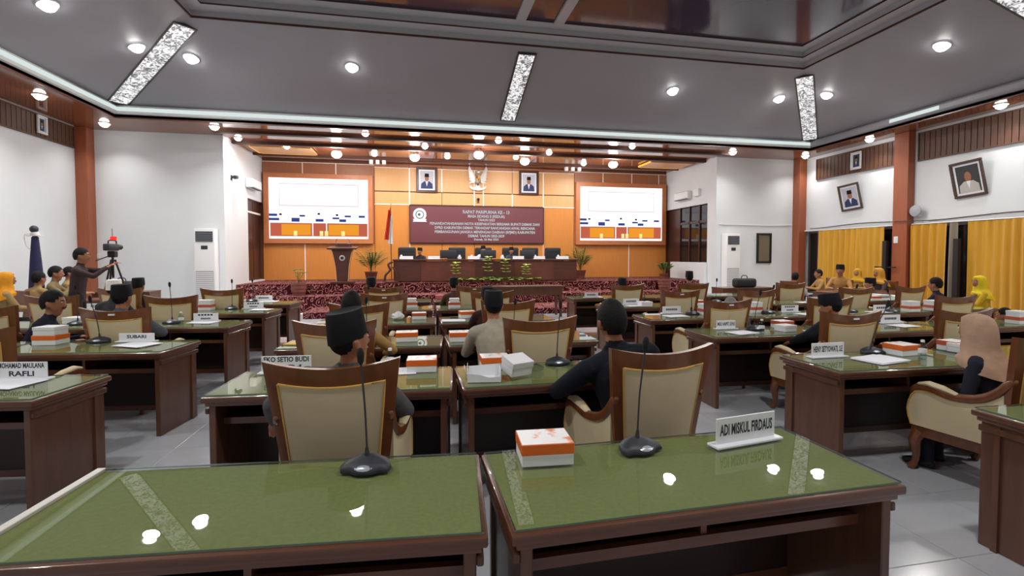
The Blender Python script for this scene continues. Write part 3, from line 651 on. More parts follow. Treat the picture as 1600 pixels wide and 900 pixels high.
fbox(80, 537, -7, 'orange and white food box under a white one beside the leaning man'); wbox(80, 537, -7, 'white box stacked on an orange one beside the leaning man', TOP+.091)
wbox(118, 505, -10, 'white box left of the grey suited man on a left block desk')
fbox(323, 484, -5, 'red and white food box on the fourth left block desk', BXR); wbox(323, 484, -5, 'white box on top of the fourth left desk food box', TOP+.086, .9)
fbox(379, 470, -5, 'red and white food box on the fifth left block desk', BXR)
fbox(1222, 512, 4, 'open orange food box before the black capped man on the right', BXR); wbox(1227, 517, 8, 'white box beside the open orange one on the third right desk', TOP, .9)
fbox(1408, 553, 6, 'orange lidded food box between microphone and bottle on the right'); wbox(1487, 551, 10, 'white box in front of the beige veiled woman', TOP, 1.0)
fbox(1480, 545, 4, 'orange food box behind the white box near the beige veil', BXR)
for i, (px, py, lb) in enumerate([(1019, 468, 'last right row aisle desk'), (1092, 479, 'fifth right row aisle desk'), (1103, 491, 'fourth right row beside the armchair'), (1178, 488, 'fourth right row second desk'), (1438, 488, 'fourth right row third desk'), (1478, 487, 'fourth right row by the third armchair'), (1590, 505, 'right edge of the picture'), (1325, 470, 'fifth right row second desk'), (1385, 471, 'fifth right row third desk')]):
    fbox(px, py, 0, 'red and white food box on the '+lb, BXR)
    if i in (2, 3, 4, 5, 6): wbox(px, py, 0, 'white box stacked on the food box, '+lb, TOP+.086, .9)
for px, py, lb in [(1015, 480, 'fifth right row aisle desk'), (1445, 455, 'desk before the curtains left of the dark haired person'), (1510, 455, 'desk left of the yellow veiled woman'), (1545, 462, 'desk right of the yellow veiled woman'), (1585, 462, 'desk at the far right before the curtains')]:
    wbox(px, max(py, 462), 0, 'white box on the '+lb)
p = D(689, 467); b = thing('pink_box', 'small pink box on the sixth row of the centre block', 'box', p); ob('box_base', bbox(-.1, .1, -.06, .06, 0, .06, .003, 1), 'pink_card', b); ob('box_lid', bbox(-.103, .103, -.063, .063, .045, .075, .003, 1), 'pink_card', b)
# torn open box and tipped box in the centre
p = D(756, 592, TOP, .15); b = thing('open_box', 'torn open white food box with flaps up in the centre', 'box', p, R(-6))
ob('box_base', join(box(-.11, .11, -.085, .085, 0, .003), prism([(-.11, 0), (.11, 0), (.115, .035), (.03, .03), (-.03, .05), (-.115, .06)], -.087, -.084), prism([(-.11, 0), (.11, 0), (.12, .085), (-.1, .07)], .084, .087), prism([(-.085, 0), (.085, 0), (.1, .09), (-.06, .075)], -.112, -.109, 'x'), prism([(-.085, 0), (.085, 0), (.095, .075), (-.09, .085)], .109, .112, 'x')), 'white_card', b)
ob('box_flap', xf(box(-.07, .07, 0, .06, 0, .003), Matrix.Translation((-.12, .03, .0)) @ Matrix.Rotation(1.4, 4, 'Y') @ Matrix.Rotation(.3, 4, 'Z')), 'white_card', b)
p = D(806, 587); b = thing('tipped_box', 'white food box tipped on its edge beside the open one', 'box', (p[0], p[1], TOP+.03), R(24))
ob('box_base', xf(bbox(-.085, .085, -.07, .07, 0, .1, .003, 1), Matrix.Rotation(.28, 4, 'X')), 'white_card', b); ob('box_lid', xf(bbox(-.088, .088, -.073, .073, .06, .104, .003, 1), Matrix.Rotation(.28, 4, 'X')), 'white_card', b)
# crumpled tissue and wrapper
def crumple(px, py, r_, label, m, cat='tissue'):
    random.seed(int(px)); g = ell((0, 0, r_*.5), (r_, r_*.8, r_*.55), 12, 8)
    g = ([tuple(c*(.78+.42*random.random()) for c in q) for q in g[0]], g[1])
    tag(ob('crumpled_tissue' if m != 'bottle' else 'plastic_wrapper', g, m, loc=D(px, py)), label, cat)
crumple(622, 499, .09, 'crumpled white tissue on the fourth centre row desk', 'paper'); crumple(896, 571, .055, 'crumpled clear plastic wrapper by the centre microphone', 'bottle', 'wrapper')
crumple(838, 580, .05, 'crumpled clear plastic bag beside the tipped white box', 'bottle', 'wrapper'); crumple(540, 497, .05, 'small crumpled tissue left of the fourth row boxes', 'paper')
# papers
PAP = mesh('paper_sheet', box(-.105, .105, -.148, .148, 0, .0025), 'paper')
def paper(px, py, rot, label, n=2, s=1):
    p = D(px, py, TOP, .17, .13); r = thing('paper_stack', label, 'papers', p, R(rot), 'paper stacks on the desks')
    for i in range(n):
        o = ob('paper_sheet', PAP, parent=r, loc=(random.uniform(-.02, .02)*(i > 0), random.uniform(-.015, .015)*(i > 0), .001+i*.003), rot=random.uniform(-.12, .12)*(i > 0)); o.scale = (s, s, 1)
paper(215, 539, 68, 'white papers on the desk in front of the grey suited man', 3, 1.1); paper(12, 600, 75, 'white papers beside the two line name plate at left edge', 2, 1.1)
paper(318, 504, 75, 'white papers on the third left block aisle desk'); paper(408, 484, 78, 'white papers on the fourth left block aisle desk'); paper(430, 469, 78, 'white papers on the last left block aisle desk')
paper(1375, 563, 100, 'fanned white papers beside the name plate on the right', 4, 1.15); paper(1160, 520, 100, 'white papers on the third right aisle desk', 2)
paper(1055, 494, 95, 'white papers with dark folder on the fourth right aisle desk'); paper(993, 478, 95, 'white papers on the fifth right aisle desk'); paper(935, 466, 90, 'white papers on the last right aisle desk')
paper(1410, 509, 100, 'white papers left of the arm rest before the beige veil'); paper(1262, 491, 95, 'white papers on the fourth right row second desk'); paper(708, 501, 85, 'white papers on the right desk of the fourth centre row'); paper(1375, 488, 95, 'small white papers by the boxes, third desk of the right block')
paper(1270, 474, 92, 'white papers on the fifth right row second desk'); paper(625, 567, 90, 'white paper just right of the big black cap', 1)
p = D(470, 535, TOP, .17, .17); tag(ob('yellow_folder', xf(bbox(-.12, .12, -.16, .16, 0, .012, .002, 1), Matrix.Rotation(R(-14), 4, 'Z')), mat('folder_yellow', (226, 186, 92), .6), loc=p), 'yellow folder on the third centre row desk beside the capped man', 'folder')
# bottles
def bottle_proto():
    r = thing('water_bottle', 'x', 'bottle'); ob('bottle_body', lathe([(.024, 0), (.029, .006), (.029, .04), (.026, .05), (.029, .06), (.029, .1), (.022, .118), (.012, .13), (.012, .14)], 14), 'bottle', r, smooth=True)
    ob('bottle_label', lathe([(.0294, .055), (.0294, .085)], 14), 'white_card', r); ob('bottle_cap', lathe([(.014, .138), (.014, .155), (.010, .157)], 12), 'flag_white', r, smooth=True); return proto(r)
BOT = bottle_proto()
for px, py, lb in [(283, 507, 'third left block aisle desk beside the microphone'), (1441, 561, 'right of the orange box before the beige veil'), (1190, 521, 'third right aisle desk next to the black microphone'), (613, 571, 'just right of the big black cap in the second row')]:
    place(BOT, D(px, py, TOP, .05, .05), 0, 'small clear plastic water bottle, '+lb, 'small water bottles')
# name plates
def plate(px, py, lines, label, rot=0, wd=.32, ht=.1, bars=False):
    p = D(px, py, TOP, .19, .05); r = thing('name_plate', label, 'name plate', p, R(rot), 'white desk name plates')
    ob('plate_base', bbox(-wd/2-.02, wd/2+.02, -.035, .035, 0, .012, .003, 1), 'acrylic', r)
    pl = ob('plate_card', bbox(-wd/2, wd/2, -.004, .004, .01, .01+ht, .002, 1), 'white_card', r)
    k = len(lines)
    for i, s in enumerate(lines):
        zc = .012+ht*((k-i-.5)/k); hh = ht*(.42 if k == 1 else .62/k)
        if bars:                                                   # too small to read in the photo: short dark strokes
            n = 5+int(random.random()*4); wv = wd*(.62 if i == 0 else .4); g = []
            for q in range(n): g.append(box(-wv/2+wv*q/n, -wv/2+wv*(q+.72)/n, -.0052, -.0046, zc-hh*.35, zc+hh*.35))
            ob('lettering', join(*g), 'ink', pl)
        else:
            g = text_geo(s, hh, min(wd*.9, len(s)*hh*(.95 if len(s) < 8 else .78)), bold=.03); ob('lettering', mv(g, 0, -.0048, zc-.0), 'ink', pl)
plate(1165, 691, ['ADI MISKUL FIRDAUS'], 'white name plate with one long name on the closest right desk', 9, .335, .115)
plate(35, 593, ['MOHAMAD MAULANA', 'RAFLI'], 'white name plate with a two line name at the left edge', -8, .33, .11)
plate(214, 534, ['SUBARI'], 'white name plate with one short widely spaced word on the left', -7, .33, .075)
plate(448, 583, ['EKO SETIO BUDI', ', S.Pd'], 'white name plate half hidden behind the left front armchair', -4, .34, .115)
plate(1293, 558, ['HENY SETYOWATI, S.E'], 'white name plate on the second right aisle desk beside fanned papers', 0, .31, .11)
plate(1134, 514, ['MUL HAPIT, S.Pd.I'], 'white name plate on the third right aisle desk', 0, .24, .09)
plate(158, 482, ['EDY K'], 'white name plate half hidden behind the grey suited man', -6, .3, .085)
for px, py, lb, n in [(322, 502, 'third left block aisle desk', 2), (402, 481, 'fourth left block aisle desk', 2), (424, 468, 'last left block aisle desk', 1), (1046, 489, 'fourth right aisle desk', 1), (986, 476, 'fifth right aisle desk', 1), (927, 466, 'last right aisle desk', 1), (1234, 488, 'fourth right row second desk', 2), (1270, 473, 'fifth right row second desk', 1), (1391, 505, 'third right row second desk', 1), (1377, 487, 'fourth right row by the third desk microphone', 1), (1417, 472, 'fifth right row third desk', 1)]:
    plate(px, py, ['', ''][:n], 'small white name plate on the '+lb, 0, .29, .095, True)
# ================================================================= stage furniture
YT = 15.62
t = thing('rostrum_table', 'long dark wooden panel table on the stage below the banner', 'table', (2.23, YT, STZ))
ob('table_top', bbox(-3.06, 3.06, -.05, .72, .69, .74, .008), 'table_wood', t)
for s in (-1, 1): ob('side_panel', box(min(s*3.03, s*2.98), max(s*3.03, s*2.98), 0, .68, 0, .69), 'table_wood', t)
e = [-3.0, -2.15, -.45, .9, 2.2, 3.0]
for i, (a, b) in enumerate(zip(e[:-1], e[1:])): ob('front_panel', bbox(a+.01, b-.01, -.005, .03, .03, .68, .006, 1), 'table_panel' if i % 2 == 1 else 'table_wood', t)
for a in e[1:-1]: ob('post', box(a-.02, a+.02, -.02, .03, 0, .69), 'table_panel', t)
def schair_proto():
    r = thing('office_chair', 'x', 'chair')
    ob('backrest', xf(bbox(-.27, .27, -.05, .05, 0, .62, .045, 3), Matrix.Translation((0, .0, .42)) @ Matrix.Rotation(.08, 4, 'X')), 'black_soft', r, smooth=True)
    ob('headrest_pad', bbox(-.24, .24, -.09, .0, .86, 1.02, .03, 2), 'black_soft', r, smooth=True)
    ob('seat', bbox(-.26, .26, -.5, .02, .38, .48, .04, 2), 'black_soft', r, smooth=True); ob('column', tube([(0, -.22, .06), (0, -.22, .4)], .03), 'chrome', r)
    ob('star_base', join(*[rz(mv(bbox(0, .28, -.025, .025, .03, .07, .008, 1)), a*2*math.pi/5) for a in range(5)]), 'black', r); KK = [x for x in bpy.data.objects if x.parent == r]
    KK[-1].location = (0, -.22, 0)
    for s in (-1, 1): ob('arm', tube([(s*.28, -.02, .45), (s*.3, -.05, .62), (s*.3, -.35, .63)], .02), 'black', r)
    return proto(r)
SCH = schair_proto()
for i, (px, lb) in enumerate([(636, 'behind the leaning person at the left end'), (714, 'left of centre behind a monitor'), (755, 'behind the person under the banner centre'), (797, 'behind the capped person right of centre'), (828, 'second from the right end'), (863, 'at the empty right end')]):
    x = UY(px, 395, 16.85)[0]; place(SCH, (x, 16.85, STZ), 0, 'black padded office chair at the stage table, '+lb, 'black chairs at the stage table').scale = (1.1, 1.0, 1.1)
def mon_proto():
    r = thing('monitor', 'x', 'monitor'); ob('screen_back', bbox(-.26, .26, -.02, .02, .03, .3, .012, 2), 'black_plastic', r, smooth=True); ob('bezel_face', box(-.24, .24, .02, .022, .05, .28), 'black', r)
    ob('stand', join(box(-.03, .03, -.01, .01, .01, .2), bbox(-.11, .11, -.08, .08, 0, .012, .003, 1)), 'black', r); return proto(r)
MON = mon_proto()
for px, lb in ((700, 'left'), (763, 'middle'), (824, 'right')): place(MON, (UY(px, 400, YT+.25)[0], YT+.25, STZ+.74), 0, 'black monitor seen from behind, %s of the three on the stage table' % lb, 'monitors on the stage table')
for px, lb in ((636, 'at the left end'), (678, 'left of the left monitor'), (740, 'left of the middle monitor'), (810, 'left of the right monitor'), (843, 'right of the right monitor'), (880, 'at the right end')):
    r = thing('table_sign', 'white name plate on the stage table '+lb, 'name plate', (UY(px, 402, YT+.12)[0], YT+.12, STZ+.74), 0, 'name plates on the stage table')
    ob('plate_card', bbox(-.19, .19, -.01, .01, 0, .1, .003, 1), 'white_card', r); ob('plate_base', box(-.2, .2, -.04, .04, 0, .008), 'acrylic', r)
for px, lb in ((627, 'left end'), (718, 'right of the left monitor'), (737, 'left of the middle monitor'), (785, 'between the two capped people'), (836, 'right of the right monitor'), (872, 'right end')):
    r = thing('tissue_box', 'small white tissue box on the stage table, '+lb, 'tissue box', (UY(px, 402, YT+.4)[0], YT+.4, STZ+.74), 0, 'tissue boxes on the stage table')
    ob('box_body', bbox(-.06, .06, -.05, .05, 0, .08, .006, 1), 'white_card', r); ob('tissue', prism([(-.03, .0), (.03, 0), (.04, .05), (.005, .07), (-.035, .045)], -.006, .006), 'paper', r); [setattr(x, 'location', (0, 0, .08)) for x in bpy.data.objects if x.parent == r and x.name.startswith('tissue')]
# lectern
p = UY(536, 440, 15.45); lc = thing('lectern', 'dark wooden lectern with flared sides and round crest on the stage', 'lectern', (p[0], 15.45, STZ))
def lw(z): return float(np.interp(z, [0, .05, .5, .9, 1.08], [.17, .17, .2, .27, .33]))
zs = [.06, .2, .35, .5, .65, .8, .95, 1.06]
ob('lectern_body', skin([[(-lw(z), -.12, z), (lw(z), -.12, z), (lw(z)*.95, .16, z), (-lw(z)*.95, .16, z)] for z in zs]), 'lectern_wood', lc)
ob('lectern_base', bbox(-.34, .34, -.24, .24, 0, .07, .015), 'lectern_wood', lc)
ob('lectern_top', xf(bbox(-.43, .43, -.2, .28, 0, .05, .012), Matrix.Translation((0, 0, 1.06)) @ Matrix.Rotation(.12, 4, 'X')), 'lectern_wood', lc)
ob('lectern_back', bbox(-.24, .24, .2, .23, 1.08, 1.24, .01, 1), 'lectern_wood', lc)
cr = ob('crest', xf(lathe([(.085, 0), (.085, .015), (.07, .02)], 20), Matrix.Translation((0, -.12, .78)) @ Matrix.Rotation(math.pi/2, 4, 'X')), 'silver_emblem', lc)
ob('crest_field', xf(lathe([(.05, .02), (.05, .024)], 6), Matrix.Translation((0, -.12, .78)) @ Matrix.Rotation(math.pi/2, 4, 'X')), 'navy_cloth', cr)
ob('edge_strip', join(tube([(-lw(z), -.125, z) for z in zs], .012, 6), tube([(lw(z), -.125, z) for z in zs], .012, 6)), 'panel_light', lc)
for s in (-1, 1): ob('microphone_stem', tube(smoothpath([(s*.18, .1, 1.1), (s*.2, .06, 1.3), (s*.14, -.06, 1.38)]), .008, 6), 'chrome', lc)
# flag on its stand
p = UY(612, 438, 15.5); fx = p[0]
fg = thing('flag_stand', 'red over white flag hanging from a pole left of the stage table', 'flag', (fx, 15.5, STZ))
ob('pole', tube([(0, 0, .1), (-.02, 0, 2.35)], .016, 8), 'pole', fg); ob('finial', lathe([(.005, 2.34), (.03, 2.4), (.02, 2.46), (.002, 2.54)], 10), 'gold', fg, smooth=True)
def flagg(z0, z1, x0, x1):
    def fn(u, v, o): return (x0*(1-v)+x1*v-.10*u*(.4+.6*(1-v))+.0, .025*math.sin(u*14)+o, z0+(z1-z0)*v)
    return solid(fn, [i/16 for i in range(17)], [0, .25, .5, .75, 1], lambda a, b: True, .004)
def cloth(x0, x1, z0, z1, w0, w1):
    def fn(u, v, o): return (x0+(x1-x0)*v+(u-.5)*(w0+(w1-w0)*v), .03*math.sin(u*16+v)-.02+o, z0+(z1-z0)*v)
    return solid(fn, [i/16 for i in range(17)], [0, .25, .5, .75, 1], lambda a, b: True, .004)
ob('flag_red_half', cloth(-.14, -.05, 1.35, 2.28, .14, .08), 'flag_red', fg, smooth=True); ob('flag_white_half', cloth(-.03, .01, 1.22, 2.1, .17, .05), 'flag_white', fg, smooth=True)
ob('stand_foot', join(bbox(-.2, .2, -.2, .2, 0, .05, .01), tube(smoothpath([(-.22, 0, .04), (-.18, 0, .25), (-.05, 0, .4), (-.1, 0, .58), (.04, 0, .66)]), [.035]*17, 8), tube(smoothpath([(.16, 0, .04), (.14, 0, .3), (.03, 0, .5)]), .025, 8)), 'lectern_wood', fg, smooth=True)
# plants
def leafgeo(L, wd, bend, a, tilt, z0, k=5):
    def fn(u, v, o):
        wv = wd*math.sin(math.pi*(.08+.9*v))*(1 if v < 1 else .05); d = L*v; z = d*math.sin(tilt)-bend*v*v*L; r = d*math.cos(tilt)
        x, y = r, u*wv; return (x*math.cos(a)-y*math.sin(a), x*math.sin(a)+y*math.cos(a), z0+z-abs(u)*wv*.3+o)
    return solid(fn, [-1, 0, 1], [i/k for i in range(k+1)], lambda p_, q: True, .0015)
def palm(loc, label, hgt, pot, leafm='leaf', nst=22, pr=.2, ph=.32, cat='plant', wd=.035):
    r = thing('potted_plant', label, cat, loc)
    if pot:
        pp = ob('pot', lathe([(pr*.75, 0), (pr*.8, ph*.3), (pr*.84, ph*.32), (pr*.9, ph*.6), (pr*.94, ph*.63), (pr, ph*.9), (pr*1.08, ph*.92), (pr*1.08, ph), (pr*.9, ph), (pr*.88, ph*.9)], 16), 'terracotta', r, smooth=True)
        ob('soil', lathe([(.01, ph*.88), (pr*.9, ph*.88), (pr*.9, ph*.9), (.01, ph*.91)], 12), 'soil', pp)
    z = ph*.9 if pot else 0
    for i in range(nst):
        a = i*2.4; tl = .8+.7*random.random(); L = hgt*(.7+.4*random.random())
        st = ob('frond', leafgeo(L, .008, .25, a, tl, z), leafm, r)
        g = []
        for k in range(4, 11):
            v = k/10; d = L*v; px_, pz = d*math.cos(tl), d*math.sin(tl)-.25*v*v*L
            for s in (-1, 1): g.append(xf(leafgeo(hgt*.22, wd*.5, .3, a+s*.9, tl*.4, 0, 3), Matrix.Translation((px_*math.cos(a), px_*math.sin(a), z+pz))))
        ob('leaflets', join(*g), leafm, st)
    return r
random.seed(3)
palm((UY(580, 435, 16.6)[0], 16.6, STZ), 'feathery potted palm between lectern and flag', .95, True)
palm((UY(908, 435, 16.8)[0], 16.9, STZ), 'feathery potted palm right of the stage table', 1.0, True)
palm((UY(1037, 436, 16.2)[0], 16.2, STZ), 'low broad leaved palm at the right end of the stage', .6, True, pr=.15, ph=.2, nst=9, wd=.07)
def smallplant(loc, label, pot=True):
    r = thing('potted_flower', label, 'plant', loc)
    if pot:
        for k in range(1): ob('pot', lathe([(.17, 0), (.185, .09), (.2, .1), (.2, .19), (.215, .2), (.215, .3), (.23, .31), (.23, .36), (.2, .36), (.19, .33)], 16), 'terracotta', r, smooth=True)
        z = .33
    else: z = 0
    for i in range(5):
        a = i*1.3+random.random(); tp = (.2*math.cos(a)*random.random(), .2*math.sin(a)*random.random(), z+.25+.25*random.random())
        st = ob('stem', tube(smoothpath([(0, 0, z), (tp[0]*.3, tp[1]*.3, z+.15), tp]), .006, 5), 'leaf', r)
        ob('leaf', join(*[xf(leafgeo(.16, .05, .4, a+q*2.1, .5, 0, 4), Matrix.Translation(tp)) for q in range(3)]), 'leaf_pale' if i % 2 else 'leaf', st)
    return r
smallplant((UY(467, 456, 14.95)[0], 14.95, .45), 'ribbed brown pot with a sparse plant at the left of the steps')
p = UY(1038, 452, 15.0); pt = thing('flower_pot', 'ribbed brown empty looking pot at the right of the steps', 'pot', (p[0], 15.0, .45)); ob('pot_body', lathe([(.17, 0), (.185, .09), (.2, .1), (.2, .19), (.215, .2), (.215, .3), (.23, .31), (.23, .36), (.2, .36), (.19, .3), (.01, .3)], 16), 'terracotta', pt, smooth=True); ob('soil', lathe([(.01, .30), (.19, .3), (.01, .31)], 12), 'soil', pt)
# flower bed in front of the stage table: planters with tall leafy flower stems
for i, (px, hh) in enumerate([(712, .62), (728, .2), (745, .22), (762, .8), (778, .25), (790, .72), (806, .2), (822, .55), (836, .3)]):
    x = UY(px, 444, 15.36)[0]; r = thing('flower_planter', 'leafy flower planter on the stage edge, %s counted from the left' % ['first', 'second', 'third', 'fourth', 'fifth', 'sixth', 'seventh', 'eighth', 'ninth'][i], 'plant', (x, 15.37, STZ), 0, 'flower planters along the stage edge')
    ob('planter', bbox(-.13, .13, -.07, .07, 0, .07, .01, 1), 'terracotta', r)
    for q in range(9):
        a = q*2.4; ob('leaf', leafgeo(.22+.1*random.random(), .07, .35, a, .35+.5*random.random(), .06, 4), 'leaf_pale' if q % 3 else 'leaf', r)
    if hh > .3:
        st = ob('stem', tube(smoothpath([(0, 0, .06), (.04, 0, hh*.5), (-.02, -.02, hh)]), .006, 5), 'leaf', r)
        for k in range(5):
            z = hh*(.45+.14*k); ob('leaf', join(*[leafgeo(.2, .065, .3, a+k, .4, z, 4) for a in (0, 2.1, 4.2)]), 'leaf_pale', st)
        ob('blossom', ell((-.02, -.03, hh), (.05, .05, .04), 10, 6), 'flower', st, smooth=True)
# plain wooden table in front of the steps
tb = thing('side_table', 'plain brown wooden table on the floor before the stage steps', 'table', (3.0, 12.1, 0)); ob('table_top', bbox(-1.2, .75, 0, .6, .78, .82, .006), 'desk_side', tb); ob('apron', box(-1.15, .7, .02, .05, .58, .78), 'desk_side', tb)
for x in (-1.1, .66):
    for y in (.06, .5): ob('leg', bbox(x-.03, x+.03, y-.03, y+.03, 0, .78, .004, 1), 'desk_side', tb)
# ================================================================= things on the stage wall
def screen(x0, x1, lab):
    z0, z1 = 2.2, 4.28; y = YST-.1
    r = thing('video_screen', lab, 'screen', ((x0+x1)/2, y, z0)); h = (x1-x0)/2; H = z1-z0; q = .16
    ob('frame', join(box(-h-q, h+q, -.04, .1, -q, 0), box(-h-q, h+q, -.04, .1, H, H+q), box(-h-q, -h, -.04, .1, 0, H), box(h, h+q, -.04, .1, 0, H)), 'frame_orange', r)
    pn = ob('display', box(-h, h, 0, .06, 0, H), 'scr_white', r)
    def flat(a, b, c, d_, m, k=1): ob('screen_image', box(-h+2*h*a, -h+2*h*b, -.001-.001*k, 0, H*c, H*d_), m, pn)
    flat(.01, .99, .04, .26, 'scr_red'); flat(.12, .41, .06, .24, 'scr_orange', 2); flat(.59, .90, .06, .24, 'scr_orange', 2); flat(.425, .435, .05, .26, 'scr_white', 2); flat(.565, .575, .05, .26, 'scr_white', 2)
    for a in (.24, .5, .55, .72): flat(a, a+.035, .05, .13, 'scr_yellow', 3)
    for a, b, c, e_ in [(.0, .08, .37, .41), (.0, .1, .30, .34), (.22, .3, .28, .345), (.3, .355, .365, .395), (.46, .54, .285, .33), (.63, .7, .33, .36), (.70, .77, .285, .33), (.755, .82, .365, .395), (.9, .965, .36, .395)]: flat(a, b, c, e_, 'scr_blue', 3)
    for a, c in [(.1, .385), (.48, .40), (.665, .385)]: flat(a, a+.025, c, c+.03, 'scr_dark', 3)
    flat(.1, .9, .54, .552, 'scr_line', 2); flat(.1, .9, .9, .91, 'scr_line', 2); flat(.1, .105, .545, .9, 'scr_line', 2); flat(.895, .9, .545, .9, 'scr_line', 2); flat(.102, .898, .55, .66, 'scr_pink', 1)
for n, c, s in (('white', (255, 255, 255), 1.25), ('red', (216, 110, 84), .8), ('orange', (246, 160, 50), .95), ('yellow', (255, 232, 150), 1.1), ('blue', (70, 84, 170), .7), ('dark', (70, 50, 60), .5), ('line', (226, 200, 226), .9), ('pink', (253, 243, 253), 1.2)): emis('scr_'+n, c, s)
screen(-5.02, -1.76, 'large bright video wall on the left of the stage'); screen(6.08, 9.5, 'large bright video wall on the right of the stage')
# banner
bn = thing('banner_board', 'maroon banner with white lettering and round seal above the stage table', 'banner', (2.16, YST-.062, 2.1))
ob('board', box(-2.47, 2.47, 0, .04, 0, 1.31), 'banner', bn); ob('board_edge', join(box(-2.5, 2.5, -.01, .045, -.03, 0), box(-2.5, 2.5, -.01, .045, 1.31, 1.34), box(-2.5, -2.47, -.01, .045, 0, 1.31), box(2.47, 2.5, -.01, .045, 0, 1.31)), 'banner_edge', bn)
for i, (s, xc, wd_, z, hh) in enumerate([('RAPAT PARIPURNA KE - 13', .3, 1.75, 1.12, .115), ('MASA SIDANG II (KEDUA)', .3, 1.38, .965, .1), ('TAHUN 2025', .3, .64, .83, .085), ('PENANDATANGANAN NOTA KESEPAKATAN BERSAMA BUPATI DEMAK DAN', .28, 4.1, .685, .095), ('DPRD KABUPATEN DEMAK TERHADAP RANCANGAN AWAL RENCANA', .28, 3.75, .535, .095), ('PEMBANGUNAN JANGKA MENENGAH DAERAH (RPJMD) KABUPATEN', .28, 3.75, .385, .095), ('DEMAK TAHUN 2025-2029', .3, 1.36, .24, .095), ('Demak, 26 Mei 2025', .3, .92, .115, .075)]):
    ob('lettering', mv(text_geo(s, hh, wd_, bold=.035), xc, -.004, z), 'banner_text_glow', bn)
RX = Matrix.Rotation(math.pi/2, 4, 'X')
sl = ob('seal', xf(lathe([(.235, 0), (.235, .01), (.22, .014)], 28), Matrix.Translation((-2.13, 0, 1.0)) @ RX), 'flag_white', bn)
ob('seal_ring', xf(lathe([(.155, .014), (.155, .018)], 24), Matrix.Translation((-2.13, 0, 1.0)) @ RX), mat('seal_teal', (46, 84, 92), .5), sl); ob('seal_core', xf(lathe([(.12, .018), (.12, .021)], 24), Matrix.Translation((-2.13, 0, 1.0)) @ RX), 'flag_white', sl)
ob('seal_mark', xf(lathe([(.06, .021), (.06, .024)], 5), Matrix.Translation((-2.15, 0, 1.0)) @ RX), 'seal_teal', sl); ob('seal_ribbon', mv(prism([(-.25, -.04), (.25, -.04), (.21, .02), (.25, .06), (-.25, .06), (-.21, .02)], -.02, -.012), -2.13, 0, .78), 'flag_white', sl)
# portraits: dark carved frame, white mat, plain figure in a dark suit
def portrait(loc, W, H, label, rotm=None, frame='black', suit='suit_navy', bg='photo_bg', cap=True, rot=(0, 0, 0), fw_=.09):
    r = thing('framed_portrait', label, 'picture', loc); r.rotation_euler = rot; h = W/2
    ob('frame', join(bbox(-h, h, -.05, 0, 0, fw_, .012, 1), bbox(-h, h, -.05, 0, H-fw_, H, .012, 1), bbox(-h, -h+fw_, -.05, 0, fw_, H-fw_, .012, 1), bbox(h-fw_, h, -.05, 0, fw_, H-fw_, .012, 1)), frame, r)
    ob('mat_board', box(-h+fw_, h-fw_, -.012, -.002, fw_, H-fw_), 'paper', r)
    a = fw_+.07*W; ph = ob('photo', box(-h+a, h-a, -.015, -.012, a, H-a), bg, r); iw, ih = W-2*a, H-2*a; c = a
    fig = [(-.45*iw, c), (.45*iw, c), (.42*iw, c+.28*ih), (.2*iw, c+.42*ih), (-.2*iw, c+.42*ih), (-.42*iw, c+.28*ih)]
    ob('figure', prism(fig, -.018, -.015), suit, ph); ob('figure_shirt', prism([(-.09*iw, c+.42*ih), (.09*iw, c+.42*ih), (.0, c+.12*ih)], -.0195, -.018), 'paper', ph)
    ob('figure_head', prism([(.15*iw*math.cos(q), c+.58*ih+.19*ih*math.sin(q)) for q in np.linspace(0, 6.283, 15)[:-1]], -.018, -.015), 'skin', ph)
    if cap: ob('figure_cap', prism([(-.17*iw, c+.66*ih), (.17*iw, c+.66*ih), (.15*iw, c+.86*ih), (-.15*iw, c+.86*ih)], -.0195, -.018), 'peci', ph)
    return r
mat('suit_navy', (44, 54, 96), .7); mat('photo_bg', (196, 196, 206), .6); mat('photo_dark', (56, 56, 60), .6); mat('suit_pale', (190, 186, 180), .7); mat('frame_brown', (84, 62, 50), .5, var=.3, scale=30)
for px, lb in ((667, 'left of the winged emblem'), (826, 'right of the winged emblem')):
    portrait((UY(px, 302, YST)[0], YST-.02, 3.9), .76, .92, 'dark framed official portrait %s on the stage wall' % lb, frame='lectern_wood')
# winged emblem
em = thing('winged_emblem', 'silver winged emblem with shield on the stage wall between two portraits', 'emblem', (2.14, YST-.06, 4.1))
for s in (-1, 1):
    for k in range(7):
        a = R(100-k*17); L = .44-.012*k; x0, z0 = s*.09, .42-.03*k; pts = [(x0, z0), (x0+s*.06, z0-.06), (x0+s*(L*.62), z0+L*.75*math.sin(a)-.05), (x0+s*(L*.5), z0+L*.9*math.sin(a))]
        ob('wing_feather', prism(pts, -.03-.004*k, -.004*k), 'silver_emblem', em)
ob('eagle_body', join(ell((0, -.02, .36), (.11, .06, .2), 12, 8), ell((.03, -.03, .6), (.06, .05, .07), 10, 6), prism([(.08, .6), (.14, .57), (.08, .57)], -.05, -.02)), 'silver_emblem', em, smooth=True)
for k in range(5): ob('tail_feather', prism([(-.02, .2), (.02, .2), (-.1+.05*k+.02, -.0), (-.1+.05*k-.02, -.0)], -.04, -.01), 'silver_emblem', em)
sh = ob('shield', prism([(-.085, .46), (.085, .46), (.08, .32), (0, .22), (-.08, .32)], -.1, -.06), 'gold', em)
ob('shield_quarter', prism([(-.075, .45), (-.005, .45), (-.005, .35), (-.075, .35)], -.106, -.1), 'emblem_red', sh); ob('shield_quarter', prism([(.005, .34), (.07, .34), (.005, .245)], -.106, -.1), 'emblem_red', sh)
